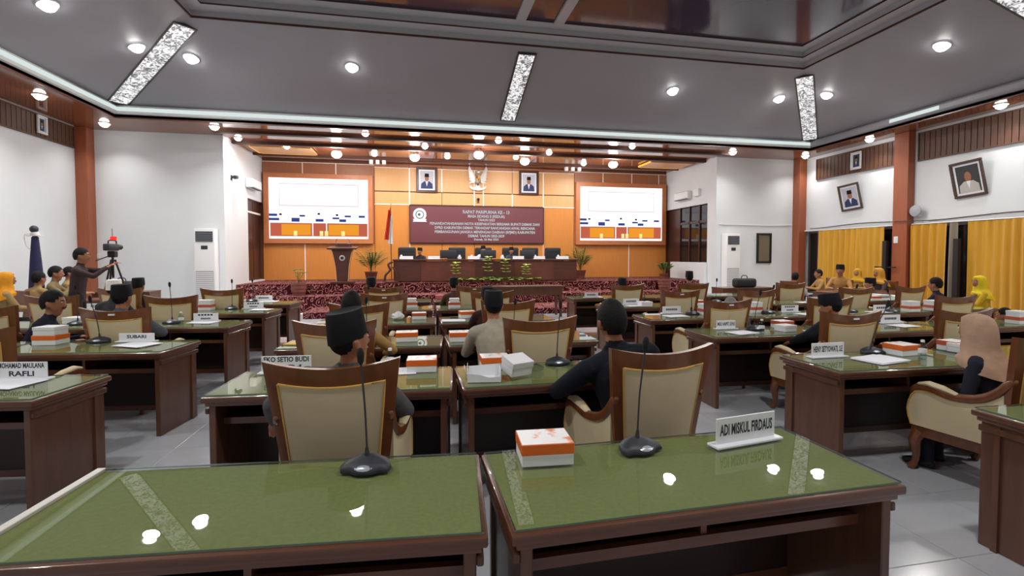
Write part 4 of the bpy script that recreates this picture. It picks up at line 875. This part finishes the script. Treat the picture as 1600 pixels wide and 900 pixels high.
ob('ribbon', join(prism([(-.3, .02), (-.22, -.05), (0, -.09), (.22, -.05), (.3, .02), (.3, .09), (.22, .03), (0, -.01), (-.22, .03), (-.3, .09)], -.06, -.03)), 'silver_emblem', em)
p = UY(747, 313, YST); sp = thing('wall_camera', 'tiny dark camera on the stage wall below the winged emblem', 'camera', (p[0], YST, p[2])); ob('mount', box(-.03, .03, -.06, 0, -.1, .06), 'table_wood', sp); ob('lens_ball', ell((0, -.07, .03), (.05, .05, .05), 10, 7), 'black', sp, smooth=True)
# three small speakers near each screen top
for px0, lb in ((580, 'left'), (885, 'right')):
    for k in range(3):
        p = UY(px0+k*10, 252+k, 17.0); r = thing('ceiling_spot', 'small white cube lamp by the %s screen top corner, %s of three' % (lb, ['left', 'middle', 'right'][k]), 'lamp', (p[0], 17.0, ZS+.02), 0, 'cube lamps by the %s screen' % lb); ob('cube_body', bbox(-.06, .06, -.06, .06, -.2, -.06, .01, 1), 'metal_white', r); ob('stem', tube([(0, 0, -.07), (0, 0, 0)], .01, 6), 'metal_white', r)
# ================================================================= things on the other walls
def standing_ac(x, y, label, w_=.5):
    r = thing('standing_air_conditioner', label, 'air conditioner', (x, y, 0)); h = w_/2
    ob('cabinet', bbox(-h, h, -.3, 0, 0, 2.34, .02, 2), 'metal_white', r, smooth=True)
    vt = ob('air_outlet', box(-h+.04, h-.04, -.31, -.3, 1.98, 2.26), 'black_plastic', r)
    for i in range(5): ob('louvre', box(-h+.045, h-.045, -.325, -.305, 2.0+i*.052, 2.012+i*.052), 'silver', vt)
    ob('control_panel', box(-.08, .08, -.307, -.3, 1.78, 1.88), 'black_plastic', r)
    gr = ob('intake_grille', box(-h+.03, h-.03, -.305, -.3, .25, 1.2), 'curtain_grey' if False else 'mould_grey', r)
    for i in range(18): ob('grille_slat', box(-h+.035, h-.035, -.315, -.304, .27+i*.051, .295+i*.051), 'metal_white', gr)
standing_ac(UY(327, 400, YF)[0], YF, 'tall white standing air conditioner left of the stage'); standing_ac(UY(1137, 400, YF)[0], YF, 'tall white standing air conditioner right of the stage')
def split_ac(x, s, y, z, label):
    r = thing('split_air_conditioner', label, 'air conditioner', (x, y, z)); X = lambda a, b: (min(s*a, s*b), max(s*a, s*b))
    ob('casing', bbox(*X(0, .22), -.45, .45, 0, .3, .05, 3), 'metal_white', r, smooth=True); ob('air_flap', bbox(*X(.1, .23), -.42, .42, .01, .035, .005, 1), 'mould_grey', r); ob('air_slot', box(*X(.12, .215), -.42, .42, -.004, .01), 'black_plastic', r)
split_ac(SXL, 1, 16.6, 3.72, 'white split air conditioner on the wall left of the stage'); split_ac(SXR, -1, 16.4, 3.68, 'white split air conditioner on the wall right of the stage')
r = thing('security_camera', 'small black camera on a bracket left of the stage', 'camera', (SXL, 15.05, 3.85)); ob('bracket', join(box(0, .12, -.02, .02, -.03, 0), box(0, .015, -.05, .05, -.08, .06)), 'black', r); ob('camera_body', tube([(.1, .12, .02), (.14, -.16, -.02)], .055, 10), 'black_plastic', r)
r = thing('junction_box', 'white junction box on the wall right of the stage', 'electrical box', (SXR, 15.55, 3.72)); ob('casing', bbox(-.12, 0, -.16, .16, 0, .26, .015), 'metal_white', r); ob('door', box(-.125, -.12, -.13, .13, .03, .23), 'cornice_white', r)
r = thing('notice_board', 'narrow dark framed notice board on the white wall at right', 'notice board', (11.56, YF, 1.36)); ob('frame', join(box(-.28, .28, -.05, 0, 0, .06), box(-.28, .28, -.05, 0, .96, 1.02), box(-.28, -.22, -.05, 0, .06, .96), box(.22, .28, -.05, 0, .06, .96)), 'black', r); ob('board', box(-.22, .22, -.02, -.002, .06, .96), mat('board_olive', (112, 106, 88), .4), r)
portrait((XR-.012, 12.4, 3.0), .72, .8, 'tilted pale portrait of a capped man on the right wall', rot=(R(10), R(-4), R(-90)), frame='frame_brown', bg='photo_bg', suit='suit_navy', fw_=.06)
portrait((XR-.012, 9.2, 3.02), .7, .86, 'tilted dark portrait of a pale robed figure on the right wall', rot=(R(10), R(-4), R(-90)), frame='frame_brown', bg='photo_dark', suit='suit_pale', cap=False, fw_=.06)
portrait((XR-.045, 12.28, 4.2), .36, .52, 'small framed picture leaning on the right slatted vent', rot=(0, 0, R(-90)), frame='metal_white', bg='photo_dark', fw_=.05)
portrait((XL+.045, 13.05, 4.42), .3, .42, 'small framed picture leaning on the left slatted vent', rot=(0, 0, R(90)), frame='metal_white', bg='photo_dark', fw_=.05)
r = thing('wall_speaker', 'grey wall fan beside the second pillar on the right wall', 'speaker', (XR, 10.4, 2.72)); r.scale = (.65, .65, .65); ob('speaker_grille', xf(lathe([(.02, .0), (.22, .02), (.24, .06), (.22, .1), (.02, .13)], 18), Matrix.Translation((-.18, 0, .1)) @ Matrix.Rotation(-math.pi/2, 4, 'Y')), 'mould_grey', r, smooth=True); ob('speaker_bracket', box(-.2, 0, -.03, .03, -.12, -.05), 'metal_white', r); ob('speaker_body', tube([(-.18, 0, .1), (-.02, 0, .1)], .06, 10), 'metal_white', r)  # small grey wall speaker, built with a round cage like a fan's
r = thing('light_switch', 'small white switch plate on the second pillar', 'switch', (XR-.22, 10.85, 1.95)); ob('plate', bbox(-.02, 0, -.06, .06, 0, .18, .006, 1), 'metal_white', r); ob('rocker', box(-.026, -.02, -.03, .03, .05, .12), 'cornice_white', r)
r = thing('wall_socket', 'round white wall socket with dark centre behind the cameraman', 'socket', (UY(150, 402, YF)[0], YF, 1.6)); ob('plate', bbox(-.14, .1, -.02, 0, -.06, .06, .008, 1), 'cornice_white', r); ob('jack', box(-.1, -.05, -.024, -.02, -.025, .025), 'black', r)
for yy, lb in ((11.08, 'left of the second pillar'), (9.28, 'in the curtain gap')):
    r = thing('coat_stand', 'dark upright stand in front of the window '+lb, 'stand', (XR-.3, yy, 0)); ob('post', bbox(-.05, .05, -.06, .06, .05, 2.02, .01, 1), 'black', r); ob('foot', bbox(-.14, .14, -.14, .14, 0, .05, .01, 1), 'black', r)
    if yy > 10: ob('cross_arm', box(-.015, .015, -.3, .3, 1.28, 1.31), 'black', r)
# ================================================================= side tables, tripod, camera
def sidedesk(x, y, w_, label, rot=0):
    r = thing('wooden_table', label, 'table', (x, y, 0), R(rot)); h = w_/2
    ob('table_top', bbox(-h, h, 0, .55, .72, .76, .006), 'desk_wood', r); ob('front_panel', box(-h+.03, h-.03, .03, .06, .1, .72), 'desk_side', r)
    for s in (-1, 1): ob('side_panel', box(min(s*h, s*(h-.04)), max(s*h, s*(h-.04)), .02, .53, 0, .72), 'desk_side', r)
sidedesk(8.6, 11.3, 1.5, 'brown table before the white wall right of the stage'); sidedesk(10.0, 9.5, 1.3, 'brown table in front of the seated people by the curtains', 8); sidedesk(11.0, 9.2, 1.3, 'brown table beside the yellow veiled woman', 20)
sidedesk(-6.9, 12.8, 1.2, 'brown table with a black bag behind the tripod at the left'); sidedesk(-5.9, 10.9, 1.2, 'brown table before the uniformed people on the left', 60)
for x, y, z, lb, w_ in ((8.6, 11.5, .76, 'on the table right of the stage', .3), (-7.0, 13.05, .76, 'on the table behind the tripod', .24)):
    r = thing('black_bag', 'black bag '+lb, 'bag', (x, y, z)); ob('bag_body', bbox(-w_, w_, -.13, .13, 0, .24, .06, 3), 'black_soft', r, smooth=True); ob('bag_handle', tube(smoothpath([(-.1, 0, .22), (-.06, 0, .31), (.06, 0, .31), (.1, 0, .22)]), .012, 6), 'black', r)
# video camera on tripod
tx, ty, tz = UY(176, 400, 10.3); r = thing('camera_tripod', 'black tripod holding the video camera', 'tripod', (tx, ty, 0)); r.scale = (1.08, 1.08, 1.08)
for a in (0.3, 2.4, 4.5):
    lg = ob('leg', tube([(.03*math.cos(a), .03*math.sin(a), 1.42), (.22*math.cos(a), .22*math.sin(a), .72)], .016, 8), 'black', r); ob('lower_leg', tube([(.22*math.cos(a), .22*math.sin(a), .74), (.42*math.cos(a), .42*math.sin(a), .0)], .011, 8), 'silver', lg)
ob('centre_column', tube([(0, 0, 1.1), (0, 0, 1.5)], .018, 8), 'black', r); ob('fluid_head', join(bbox(-.06, .06, -.05, .05, 1.46, 1.57, .015), tube([(0, -.03, 1.5), (-.2, -.1, 1.40)], .009, 6)), 'black', r); ob('spreader', join(*[tube([(0, 0, .95), (.18*math.cos(a), .18*math.sin(a), .88)], .007, 6) for a in (.3, 2.4, 4.5)]), 'black', r)
r = thing('video_camera', 'black video camera with a red tally light on the tripod', 'camera', (tx, ty, 1.70), R(-8)); ob('camera_body', bbox(-.06, .06, -.16, .1, 0, .13, .02), 'black_plastic', r, smooth=True); ob('lens', tube([(0, .1, .07), (0, .2, .07)], [.045, .05], 12), 'black', r, smooth=True); ob('top_handle', tube(smoothpath([(0, -.1, .13), (0, -.08, .19), (0, .08, .19), (0, .1, .13)]), .012, 6), 'black', r)
ob('tally_light', bbox(-.045, .045, .0, .06, .2, .27, .008, 1), emis('tally', (255, 50, 40), 1.6), r); ob('antenna', tube([(-.02, .03, .27), (-.02, .03, .42)], .005, 5), 'black', r)
# small robot camera on a cloth-wrapped stand at left
tx, ty, tz = UX(57, 440, -7.6); r = thing('camera_stand', 'stand wrapped in dark navy cloth by the left wall', 'stand', (tx, ty, 0)); ob('base_plate', lathe([(.2, 0), (.2, .02), (.05, .04)], 16), 'black', r); ob('wrapped_pole', lathe([(.1, .03), (.13, .6), (.12, 1.0), (.09, 1.5), (.055, 1.98), (.03, 2.0)], 12), 'navy_cloth', r, smooth=True); ob('head_plate', bbox(-.12, .12, -.06, .06, 2.0, 2.02, .004, 1), 'metal_white', r)
r = thing('dome_camera', 'small white and dark dome camera on the navy wrapped stand', 'camera', (tx, ty, 2.02)); ob('camera_base', lathe([(.07, 0), (.075, .04), (.05, .07)], 14), 'metal_white', r, smooth=True); ob('lens_ball', ell((0, -.02, .12), (.07, .07, .075), 12, 8), 'black_plastic', r, smooth=True); ob('cable', tube(smoothpath([(-.06, 0, .02), (-.16, -.03, .0), (-.14, -.03, -.2), (-.04, -.05, -.3)]), .008, 6), 'metal_white', r)
# ================================================================= people
def cloth_mat(c):
    n = 'cloth_%02x%02x%02x' % c; return mat(n, c, .85, var=.14, scale=14, bump=.25, bscale=18, spec=.2) and n
def tri_grid(path, rads, n=12, side=(1, 0, 0)): return tube(path, rads, n, side, True)
def ik(a, b, l1, l2, pole):
    a, b = np.array(a, float), np.array(b, float); d = b-a; L = np.linalg.norm(d); L2 = min(L, (l1+l2)*.995)
    u = d/L; b = a+u*L2; x = (l1*l1-l2*l2+L2*L2)/(2*L2); h = math.sqrt(max(0, l1*l1-x*x)); p = np.array(pole, float); p = p-u*(p@u); p /= np.linalg.norm(p)
    return a+u*x+p*h, b
HS = 1.14
def person(label, X, Y, ztop, rot=0, head='peci', top=(40, 42, 50), legs=(34, 34, 40), hands=((-.14, .42, .80), (.14, .42, .80)), lean=8, hyaw=0, hpitch=0, stand=False, hcol=None, side_lean=0, poles=None, vox=.013, fat=1.0, moust=False, group=None, sleeve=None, peci_h=.105, z0=0.0, hairc='hair', hroll=0):
    base = 1.40 + (.025 if head == 'peci' else (.015 if head == 'hijab' else .008))
    if stand: base += .40
    s = (ztop-z0)/base
    prims = []                                        # (path, radii, material index)
    CL, SK, TR, SH = 0, 1, 2, 3
    up_ = .40 if stand else 0.0                       # hip height is .5 seated, .9 standing
    P0 = np.array((0, 0, .50+up_)); la, sa = R(lean), R(side_lean)
    Ml = np.array((Matrix.Rotation(sa, 3, 'Y') @ Matrix.Rotation(-la, 3, 'X')))
    def L_(p): return tuple(Ml @ (np.array((p[0], p[1], p[2]+up_))-P0)+P0)
    nb = np.array(L_((0, .02, 1.12)))
    Mh = np.array(Matrix.Rotation(R(hyaw), 3, 'Z') @ Matrix.Rotation(R(hroll), 3, 'Y') @ Matrix.Rotation(R(-hpitch), 3, 'X'))
    def H_(p): return tuple(Mh @ ((np.array(p)-np.array((0, .02, 1.15)))*HS)+nb)
    def add(path, rads, m, side=(1, 0, 0)): prims.append((path, rads, m, side))
    f = fat
    sx = tuple(Ml @ np.array((1, 0, 0)))
    add([L_(p) for p in ((0, 0, .49), (0, -.005, .62), (0, 0, .78), (0, .01, .92), (0, .01, 1.01), (0, .01, 1.075))], [(.165*f, .125*f), (.16*f, .12*f), (.165*f, .12*f), (.185*f, .122*f), (.165*f, .10*f), (.09*f, .066)], CL, sx)
    for e in (-1, 1): add([L_((e*.08, .0, 1.03)), L_((e*.18*f, -.0, 1.005))], [(.07, .07), (.066, .066)], CL)
    add([L_((0, .012, 1.05)), H_((0, .025, 1.2))], [.06, .058], SK)
    add([L_((0, .008, 1.05)), L_((0, .014, 1.105))], [(.082, .075), (.064, .062)], CL, sx)
    hx = tuple(Mh @ np.array((1, 0, 0)))
    add([H_(p) for p in ((0, .06, 1.185), (0, .052, 1.225), (0, .042, 1.285), (0, .03, 1.335), (0, .028, 1.355))], [(a_*HS, b_*HS) for a_, b_ in ((.045, .05), (.064, .078), (.074, .096), (.07, .09), (.052, .066))], SK, hx)
    add([H_((0, .128, 1.285)), H_((0, .147, 1.25)), H_((0, .138, 1.243))], [(.009, .009), (.015, .012), (.016, .01)], SK, hx)
    for e in (-1, 1): add([H_((e*.076, .03, 1.245)), H_((e*.081, .022, 1.29))], [(.012, .018), (.014, .022)], SK, hx)
    # arms and hands
    for i, e in enumerate((-1, 1)):
        sh = np.array(L_((e*.185*f, 0, 1.0))); tg = np.array(hands[i]); tg = np.array((tg[0], tg[1], tg[2]+up_))
        pole = (poles[i] if poles else (e*.8, -.5, -.6))
        el, wr = ik(sh, tg, .285, .25, pole)
        add([tuple(sh), tuple((sh+el)/2), tuple(el)], [.06*f, .056*f, .047*f], CL)
        add([tuple(el), tuple((el+wr)/2), tuple(wr-(wr-el)*.06)], [.047*f, .042*f, .034], CL)
        d = (wr-el)/np.linalg.norm(wr-el); upv = np.array((0, 0, 1.0)); sd = np.cross(d, upv); sd /= max(1e-6, np.linalg.norm(sd)); nn = np.cross(sd, d)
        add([tuple(wr-d*.03), tuple(wr+d*.015)], [.027, .027], SK)
        add([tuple(wr+d*.01), tuple(wr+d*.05), tuple(wr+d*.085)], [(.03, .018), (.04, .017), (.038, .014)], SK, tuple(sd))
        for k, (o_, ln) in enumerate(((-.03, .062), (-.01, .074), (.01, .070), (.03, .054))):
            a0 = wr+d*.085+sd*o_; a1 = a0+(d*.9-nn*.35)*ln*.5; a2 = a1+(d*.6-nn*.8)*ln*.5
            add([tuple(a0-d*.01), tuple(a1), tuple(a2)], [.0105, .0105, .009], SK)
        th = sd*(-e if False else (1 if i == 0 else -1)); b0 = wr+d*.025+th*.03; add([tuple(b0), tuple(b0+th*.025+d*.03), tuple(b0+th*.03+d*.06-nn*.015)], [.014, .0125, .010], SK)
    # legs
    for e in (-1, 1):
        if stand: hp, kn, an, te = (e*.09, 0, .90), (e*.10, .03, .50), (e*.10, -.01, .09), (e*.12, .17, .035)
        else: hp, kn, an, te = (e*.09, .04, .50), (e*.13, .43, .485), (e*.12, .40, .09), (e*.13, .56, .035)
        add([hp, tuple((np.array(hp)+kn)/2), kn], [.092*f, .085*f, .066], TR); add([kn, tuple((np.array(kn)+an)/2), an], [.064, .058, .046], TR)
        add([(an[0], an[1]-.03, .045), (an[0], an[1]+.06, .048), te], [(.036, .04), (.042, .042), (.036, .026)], SH)
    if head == 'hijab':                              # veil falls over the shoulders: part of the clothing
        add([L_((0, -.01, .93)), L_((0, 0, 1.02)), L_((0, .01, 1.08))], [(.2, .14), (.16, .12), (.1, .09)], CL, sx)
    g = join(*[tube(p, r_, 12, sd_, True) for p, r_, m_, sd_ in prims])
    me = mesh('body_raw', g, 'skin'); o = bpy.data.objects.new('person', me); col.objects.link(o)
    md = o.modifiers.new('r', 'REMESH'); md.mode = 'VOXEL'; md.voxel_size = vox; md.use_smooth_shade = True
    m2 = o.modifiers.new('s', 'SMOOTH'); m2.factor = .5; m2.iterations = 3
    dg = bpy.context.evaluated_depsgraph_get(); nm = bpy.data.meshes.new_from_object(o.evaluated_get(dg)); o.modifiers.clear(); o.data = nm; bpy.data.meshes.remove(me)
    nm.materials.clear()
    cm = cloth_mat(top)
    for k in (cm, 'skin', cloth_mat(legs), 'black'): nm.materials.append(MATS[k])
    n = len(nm.polygons); C = np.empty(n*3); nm.polygons.foreach_get('center', C); C = C.reshape(-1, 3); best = np.full(n, 1e9); idx = np.zeros(n, int)
    for p, r_, m_, _ in prims:
        rr = r_ if isinstance(r_, (list, tuple)) else [r_]*len(p)
        rr = [min(q) if isinstance(q, (list, tuple)) else q for q in rr]
        for a, b, ra, rb in zip(p[:-1], p[1:], rr[:-1], rr[1:]):
            a, b = np.array(a), np.array(b); ab = b-a; tt = np.clip(((C-a)@ab)/max(1e-9, ab@ab), 0, 1); dd = np.linalg.norm(C-(a+tt[:, None]*ab), axis=1)-(ra+(rb-ra)*tt)
            if m_ == SK: dd = dd+.006
            u_ = dd < best; best[u_] = dd[u_]; idx[u_] = m_
    nm.polygons.foreach_set('material_index', idx.astype(np.int32)); nm.polygons.foreach_set('use_smooth', [True]*n)
    rr_ = R(rot); hc = np.array(H_((0, .03, 1.3)))*s; cz, sn = math.cos(rr_), math.sin(rr_)
    o.location = (X-(hc[0]*cz-hc[1]*sn), Y-(hc[0]*sn+hc[1]*cz), z0); o.rotation_euler = (0, 0, rr_); o.scale = (s, s, s)
    o.name = 'person'; tag(o, label, 'person', group)
    Hm = Matrix.Translation(Vector(nb)) @ Matrix([list(r) for r in Mh]).to_4x4() @ Matrix.Scale(HS, 4) @ Matrix.Translation(Vector((0, -.02, -1.15)))
    def kid(nm_, g_, m_, sm=True): return ob(nm_, xf(g_, Hm), m_, o, smooth=sm)
    eg = []
    for e in (-1, 1): eg.append(ell((e*.03, .122, 1.29), (.013, .008, .008), 10, 6))
    kid('eyes', join(*eg), 'eye_white'); kid('irises', join(*[ell((e*.03, .129, 1.29), (.006, .003, .006), 8, 5) for e in (-1, 1)]), 'black')
    kid('eyebrows', join(*[tube([(e*.015, .133, 1.306), (e*.032, .130, 1.311), (e*.048, .118, 1.305)], [.003, .0045, .003], 6) for e in (-1, 1)]), 'hair'); kid('lips', tube([(-.022, .122, 1.218), (0, .13, 1.22), (.022, .122, 1.218)], [.003, .007, .003], 6), 'lip')
    if moust: kid('moustache', tube([(-.026, .122, 1.231), (0, .138, 1.235), (.026, .122, 1.231)], [.003, .008, .003], 6), 'hair')
    if head in ('hair', 'peci'):
        nn_, mm = 22, 14; v = []; F_ = []
        c = (0, .026, 1.295); rad = (.0845, .109, .128) if head == 'hair' else (.080, .103, .09)
        for i in range(mm+1):
            for a in range(nn_):
                ph = math.pi*(i+.02)/(mm+.04); v.append((c[0]+rad[0]*math.sin(ph)*math.cos(2*math.pi*a/nn_), c[1]+rad[1]*math.sin(ph)*math.sin(2*math.pi*a/nn_), c[2]-rad[2]*math.cos(ph)))
        def ok(q):
            x, y, z = np.mean([v[k] for k in q], axis=0); return z > np.interp(y, [-.09, -.03, .03, .06, .1, .14], [1.205, 1.215, 1.28, 1.295, 1.335, 1.35])
        for i in range(mm):
            for a in range(nn_):
                q = (i*nn_+a, i*nn_+(a+1) % nn_, (i+1)*nn_+(a+1) % nn_, (i+1)*nn_+a)
                if ok(q): F_.append(q)
        used = sorted({k for q in F_ for k in q}); mp = {u: k for k, u in enumerate(used)}
        kid('hair', ([v[k] for k in used], [tuple(mp[k] for k in q) for q in F_]), hairc)
    if head == 'peci':
        hcx, n_ = .026, 24; zb = 1.30
        def er(z, rx, ry, tl=0): return [(rx*math.cos(2*math.pi*a/n_), hcx+ry*math.sin(2*math.pi*a/n_), z+tl*math.sin(2*math.pi*a/n_)) for a in range(n_)]
        zt = zb+.02+peci_h
        kid('cap', skin([er(zb+.002, .080, .1, .018), er(zb, .0875, .109, .018), er(zb+.05, .0865, .107, .014), er(zt-.004, .079, .1, .004), er(zt, .075, .096, .003), er(zt-.008, .05, .066, 0), er(zt-.014, .01, .012, 0)]), 'peci')
    if head == 'hijab':
        hcm = cloth_mat(hcol); n_ = 28; rings = []
        prof = [(1.412, .012, .014, .02), (1.40, .05, .06, .022), (1.375, .078, .098, .024), (1.33, .092, .116, .022), (1.28, .097, .122, .016), (1.22, .098, .12, .008), (1.16, .105, .118, .0), (1.10, .14, .13, -.003), (1.04, .205, .15, -.006), (.98, .235, .17, -.012), (.93, .238, .175, -.016)]
        for z, rx, ry, oy in prof:
            r0 = []
            for a in range(n_):
                th = 2*math.pi*a/n_; c_, s_ = math.cos(th), math.sin(th); k = 1
                if 1.19 < z < 1.36 and s_ > .55: k = .80       # face opening
                fold = 1+.04*math.sin(th*7+z*20)*(1 if z < 1.15 else .2)
                r0.append((rx*c_*fold, oy+ry*s_*k*fold, z+(.09*s_ if z < 1.0 else (.04*s_ if z < 1.07 else 0))))
            rings.append(r0)
        vg = skin(rings); vv_ = []
        for q in vg[0]:
            k = min(1, max(0, (1.19-q[2])/.13)); a = Hm @ Vector(q); b = Vector(L_((q[0], q[1], q[2]))); vv_.append(tuple(a*(1-k)+b*k))
        ob('veil', (vv_, vg[1]), hcm, o, smooth=True)
    return o
def at(px, py, Y): p = UY(px, py, Y); return p[0], p[1], p[2]
# --- centre block
x, y, z = at(544, 489, 2.75); person('man in grey jacket and tall black cap in the left front armchair', x, y, z, 0, 'peci', (92, 90, 92), hands=((-.37, .28, .70), (.24, .30, .70)), poles=((-1, -.7, .0), (1.5, -.3, .0)), peci_h=.13, vox=.011, lean=1, hpitch=-8, hyaw=-52, fat=1.28, side_lean=13)
x, y, z = at(956, 466, 2.9); person('man in black suit with black hair in the right front armchair', x, y, z, 4, 'hair', (24, 27, 36), hands=((-.30, .40, .80), (.10, .36, .74)), poles=((-1, -.3, -.5), (1, -.3, -.6)), vox=.011, fat=1.25, lean=8, side_lean=-11, hroll=-4)
x, y, z = at(549, 456, 4.38); person('man in khaki shirt with black hair in front of the tall capped man', x, y, z, -2, 'hair', (176, 140, 86), hands=((-.1, .4, .78), (.26, .36, .76)), poles=((-1, -.3, -.5), (1, -.1, -.5)), lean=4)
x, y, z = at(771, 452, 4.42); person('man in beige grey jacket and black cap left of the centre armchair', x, y, z, 0, 'peci', (176, 168, 152), lean=12, hands=((-.12, .44, .80), (.14, .44, .8)), fat=1.1)
x, y, z = at(762, 448, 6.05); person('man in dark brown jacket and black cap behind the beige jacketed man', x, y, z, 0, 'peci', (62, 40, 38), lean=8)
x, y, z = at(709, 433, 8.9); person('man in black cap and brown shirt in the last centre row', x, y, z, 0, 'peci', (88, 66, 56), lean=8)
x, y, z = at(580, 433, 8.95); person('man in black cap low behind the last left centre armchair', x, y, z, 0, 'peci', (40, 40, 46), lean=8)
# --- left block
x, y, z = at(82, 448, 5.95); person('bare headed man in navy shirt leaning right with moustache', x, y, z, -72, 'hair', (34, 36, 50), side_lean=0, lean=22, hpitch=2, hyaw=-12, hands=((-.1, .5, .78), (.16, .48, .76)), moust=True, vox=.012)
x, y, z = at(190, 444, 5.95); person('man in grey suit and black cap on the left aisle seat', x, y, z, -6, 'peci', (86, 92, 102), lean=8, fat=1.22, hands=((-.2, .42, .78), (.24, .42, .78)), poles=((-1, -.2, -.5), (1.2, -.2, -.5)), vox=.012)
x, y, z = at(178, 437, 7.75); person('person in a white cap partly behind the grey suited man', x, y, z, 0, 'peci', (60, 60, 66)); 
for c in bpy.data.objects:
    if c.parent and c.name.startswith('cap') and c.parent.get('label', '').startswith('person in a white cap'): c.data.materials[0] = MATS['flag_white']
x, y, z = at(216, 434, 9.0); person('man in black cap behind the far left armchair', x, y, z, 0, 'peci', (44, 44, 50))
TAN = (158, 132, 88)
x, y, z = at(9, 424, 9.6); person('woman in orange veil and khaki uniform at the left edge', x, y, z, -40, 'hijab', TAN, hcol=(222, 150, 40), hands=((-.12, .4, .74), (.12, .4, .74)))
x, y, z = at(60, 424, 10.4); person('man in khaki uniform seen from behind by the left wall', x, y, z, -20, 'hair', TAN, fat=1.1)
x, y, z = at(87, 416, 11.3); person('man in khaki uniform with clasped hands facing right', x, y, z, -70, 'hair', (128, 112, 80), hands=((-.05, .34, .98), (.05, .34, .98)))
x, y, z = at(108, 417, 12.2); person('man in khaki partly hidden behind the cameraman', x, y, z, -60, 'hair', TAN)
x, y, z = at(127, 388, 9.9); person('standing cameraman in dark brown jacket working the video camera', x, y, z, -75, 'hair', (66, 52, 52), (40, 38, 44), stand=True, lean=4, hands=((-.06, .52, 1.10), (.1, .46, 1.04)), poles=((-.6, -.2, -1), (.6, -.2, -1)))
# --- right block
x, y, z = at(972, 434, 8.8); person('man in black cap behind the last right aisle armchair', x, y, z, 0, 'peci', (60, 58, 62))
x, y, z = at(1077, 425, 10.2); person('man in tall black cap and grey shirt before the right stage end', x, y, z, -10, 'peci', (66, 64, 74), peci_h=.13)
x, y, z = at(1142, 459, 5.6); person('grey haired person bowed low behind the fourth right armchair', x, y, z, 0, 'hair', (104, 106, 110), hairc='hair_grey', lean=22, hpitch=22)
x, y, z = at(1298, 452, 4.35); person('man in black suit and black cap bent over the third right desk', x, y, z, 10, 'peci', (20, 23, 32), lean=20, fat=1.3, side_lean=10, hands=((-.40, .40, .80), (.10, .46, .80)), poles=((-1.2, -.3, -.3), (1, -.3, -.5)), hpitch=12, hyaw=25)
x, y, z = at(1526, 488, 2.75); person('woman in beige veil and dark navy dress in the right armchair', x, y, z, 22, 'hijab', (38, 40, 54), (38, 40, 54), hcol=(184, 152, 130), lean=10, hyaw=-25, hands=((-.14, .34, .62), (.12, .34, .64)), poles=((-.3, -.1, -1), (.3, -.1, -1)), vox=.011)
x, y, z = at(1360, 433, 8.3); person('person in black cap and brown jacket behind the third right row armchairs', x, y, z, 60, 'peci', (84, 66, 58), lean=14)
x, y, z = at(1462, 434, 7.1); person('dark haired person in dark blue shirt before the narrow curtain', x, y, z, 20, 'hair', (42, 40, 58), hairc='hair', lean=4)
x, y, z = at(1530, 430, 7.3); person('woman in bright yellow veil and robe near the curtains', x, y, z, 50, 'hijab', (196, 158, 40), hcol=(226, 198, 44), hyaw=25)
x, y, z = at(1243, 424, 10.6); person('man in white shirt seated left of the wall table', x, y, z, -60, 'hair', (206, 206, 206), lean=18)
x, y, z = at(1279, 421, 11.8); person('man in khaki uniform beside the corner pillar at right', x, y, z, 70, 'hair', (170, 132, 84))
x, y, z = at(1313, 413, 10.6); person('man in khaki and black cap in the middle before the curtain', x, y, z, 120, 'peci', (176, 130, 78))
x, y, z = at(1340, 419, 11.5); person('woman in mustard veil before the first yellow curtain', x, y, z, 110, 'hijab', (176, 140, 84), hcol=(214, 164, 50))
x, y, z = at(1373, 418, 10.1); person('woman in mustard veil and dark jacket near the second pillar', x, y, z, 80, 'hijab', (70, 58, 60), hcol=(206, 150, 60))
x, y, z = at(1570, 479, 5.0); person('dark haired person half hidden behind the beige veil', x, y, z, 30, 'hair', (60, 56, 60), lean=18)
# --- at the stage table
x, y, z = at(656, 386, 16.45); person('person in dark jacket leaning right at the left end of the stage table', x, y, z, 150, 'peci', (50, 50, 58), z0=STZ, lean=16, vox=.018)
x, y, z = at(755, 384, 16.5); person('person in white shirt and black cap under the banner centre', x, y, z, 180, 'peci', (196, 200, 212), z0=STZ, hands=((-.1, .3, .98), (.1, .3, 1.02)), vox=.018)
x, y, z = at(799, 386, 16.5); person('person in black cap and dark suit right of centre on stage', x, y, z, 180, 'peci', (60, 66, 84), z0=STZ, vox=.018)
# plain chairs for the people along the side walls
def plain_chair(x, y, rot, label):
    r = thing('wooden_chair', label, 'chair', (x, y, 0), R(rot), 'plain wooden chairs along the walls')
    ob('seat', bbox(-.22, .22, -.2, .22, .42, .46, .01, 1), 'chair_wood', r); ob('backrest', bbox(-.21, .21, -.23, -.2, .6, .98, .01, 1), 'chair_wood', r)
    for a in (-.19, .19):
        ob('leg', box(a-.02, a+.02, .17, .21, 0, .42), 'chair_wood', r); ob('leg', box(a-.02, a+.02, -.23, -.19, 0, .98), 'chair_wood', r)
for o in [q for q in bpy.data.objects if q.get('category') == 'person']:
    l = o['label']
    for key, nm in (('orange veil', 'under the orange veiled woman'), ('seen from behind by the left wall', 'under the man seen from behind by the left wall'), ('clasped hands', 'under the man with clasped hands'), ('hidden behind the cameraman', 'under the man behind the cameraman'), ('white shirt seated', 'under the white shirted man at right'), ('beside the corner pillar', 'under the man beside the corner pillar'), ('middle before the curtain', 'under the capped man before the curtain'), ('before the first yellow', 'under the mustard veiled woman at the first curtain'), ('mustard veil and dark', 'under the mustard veiled woman in a dark jacket'), ('tall black cap and grey', 'under the tall capped man by the stage end')):
        if key in l: plain_chair(o.location.x, o.location.y, math.degrees(o.rotation_euler.z), 'plain wooden chair '+nm)
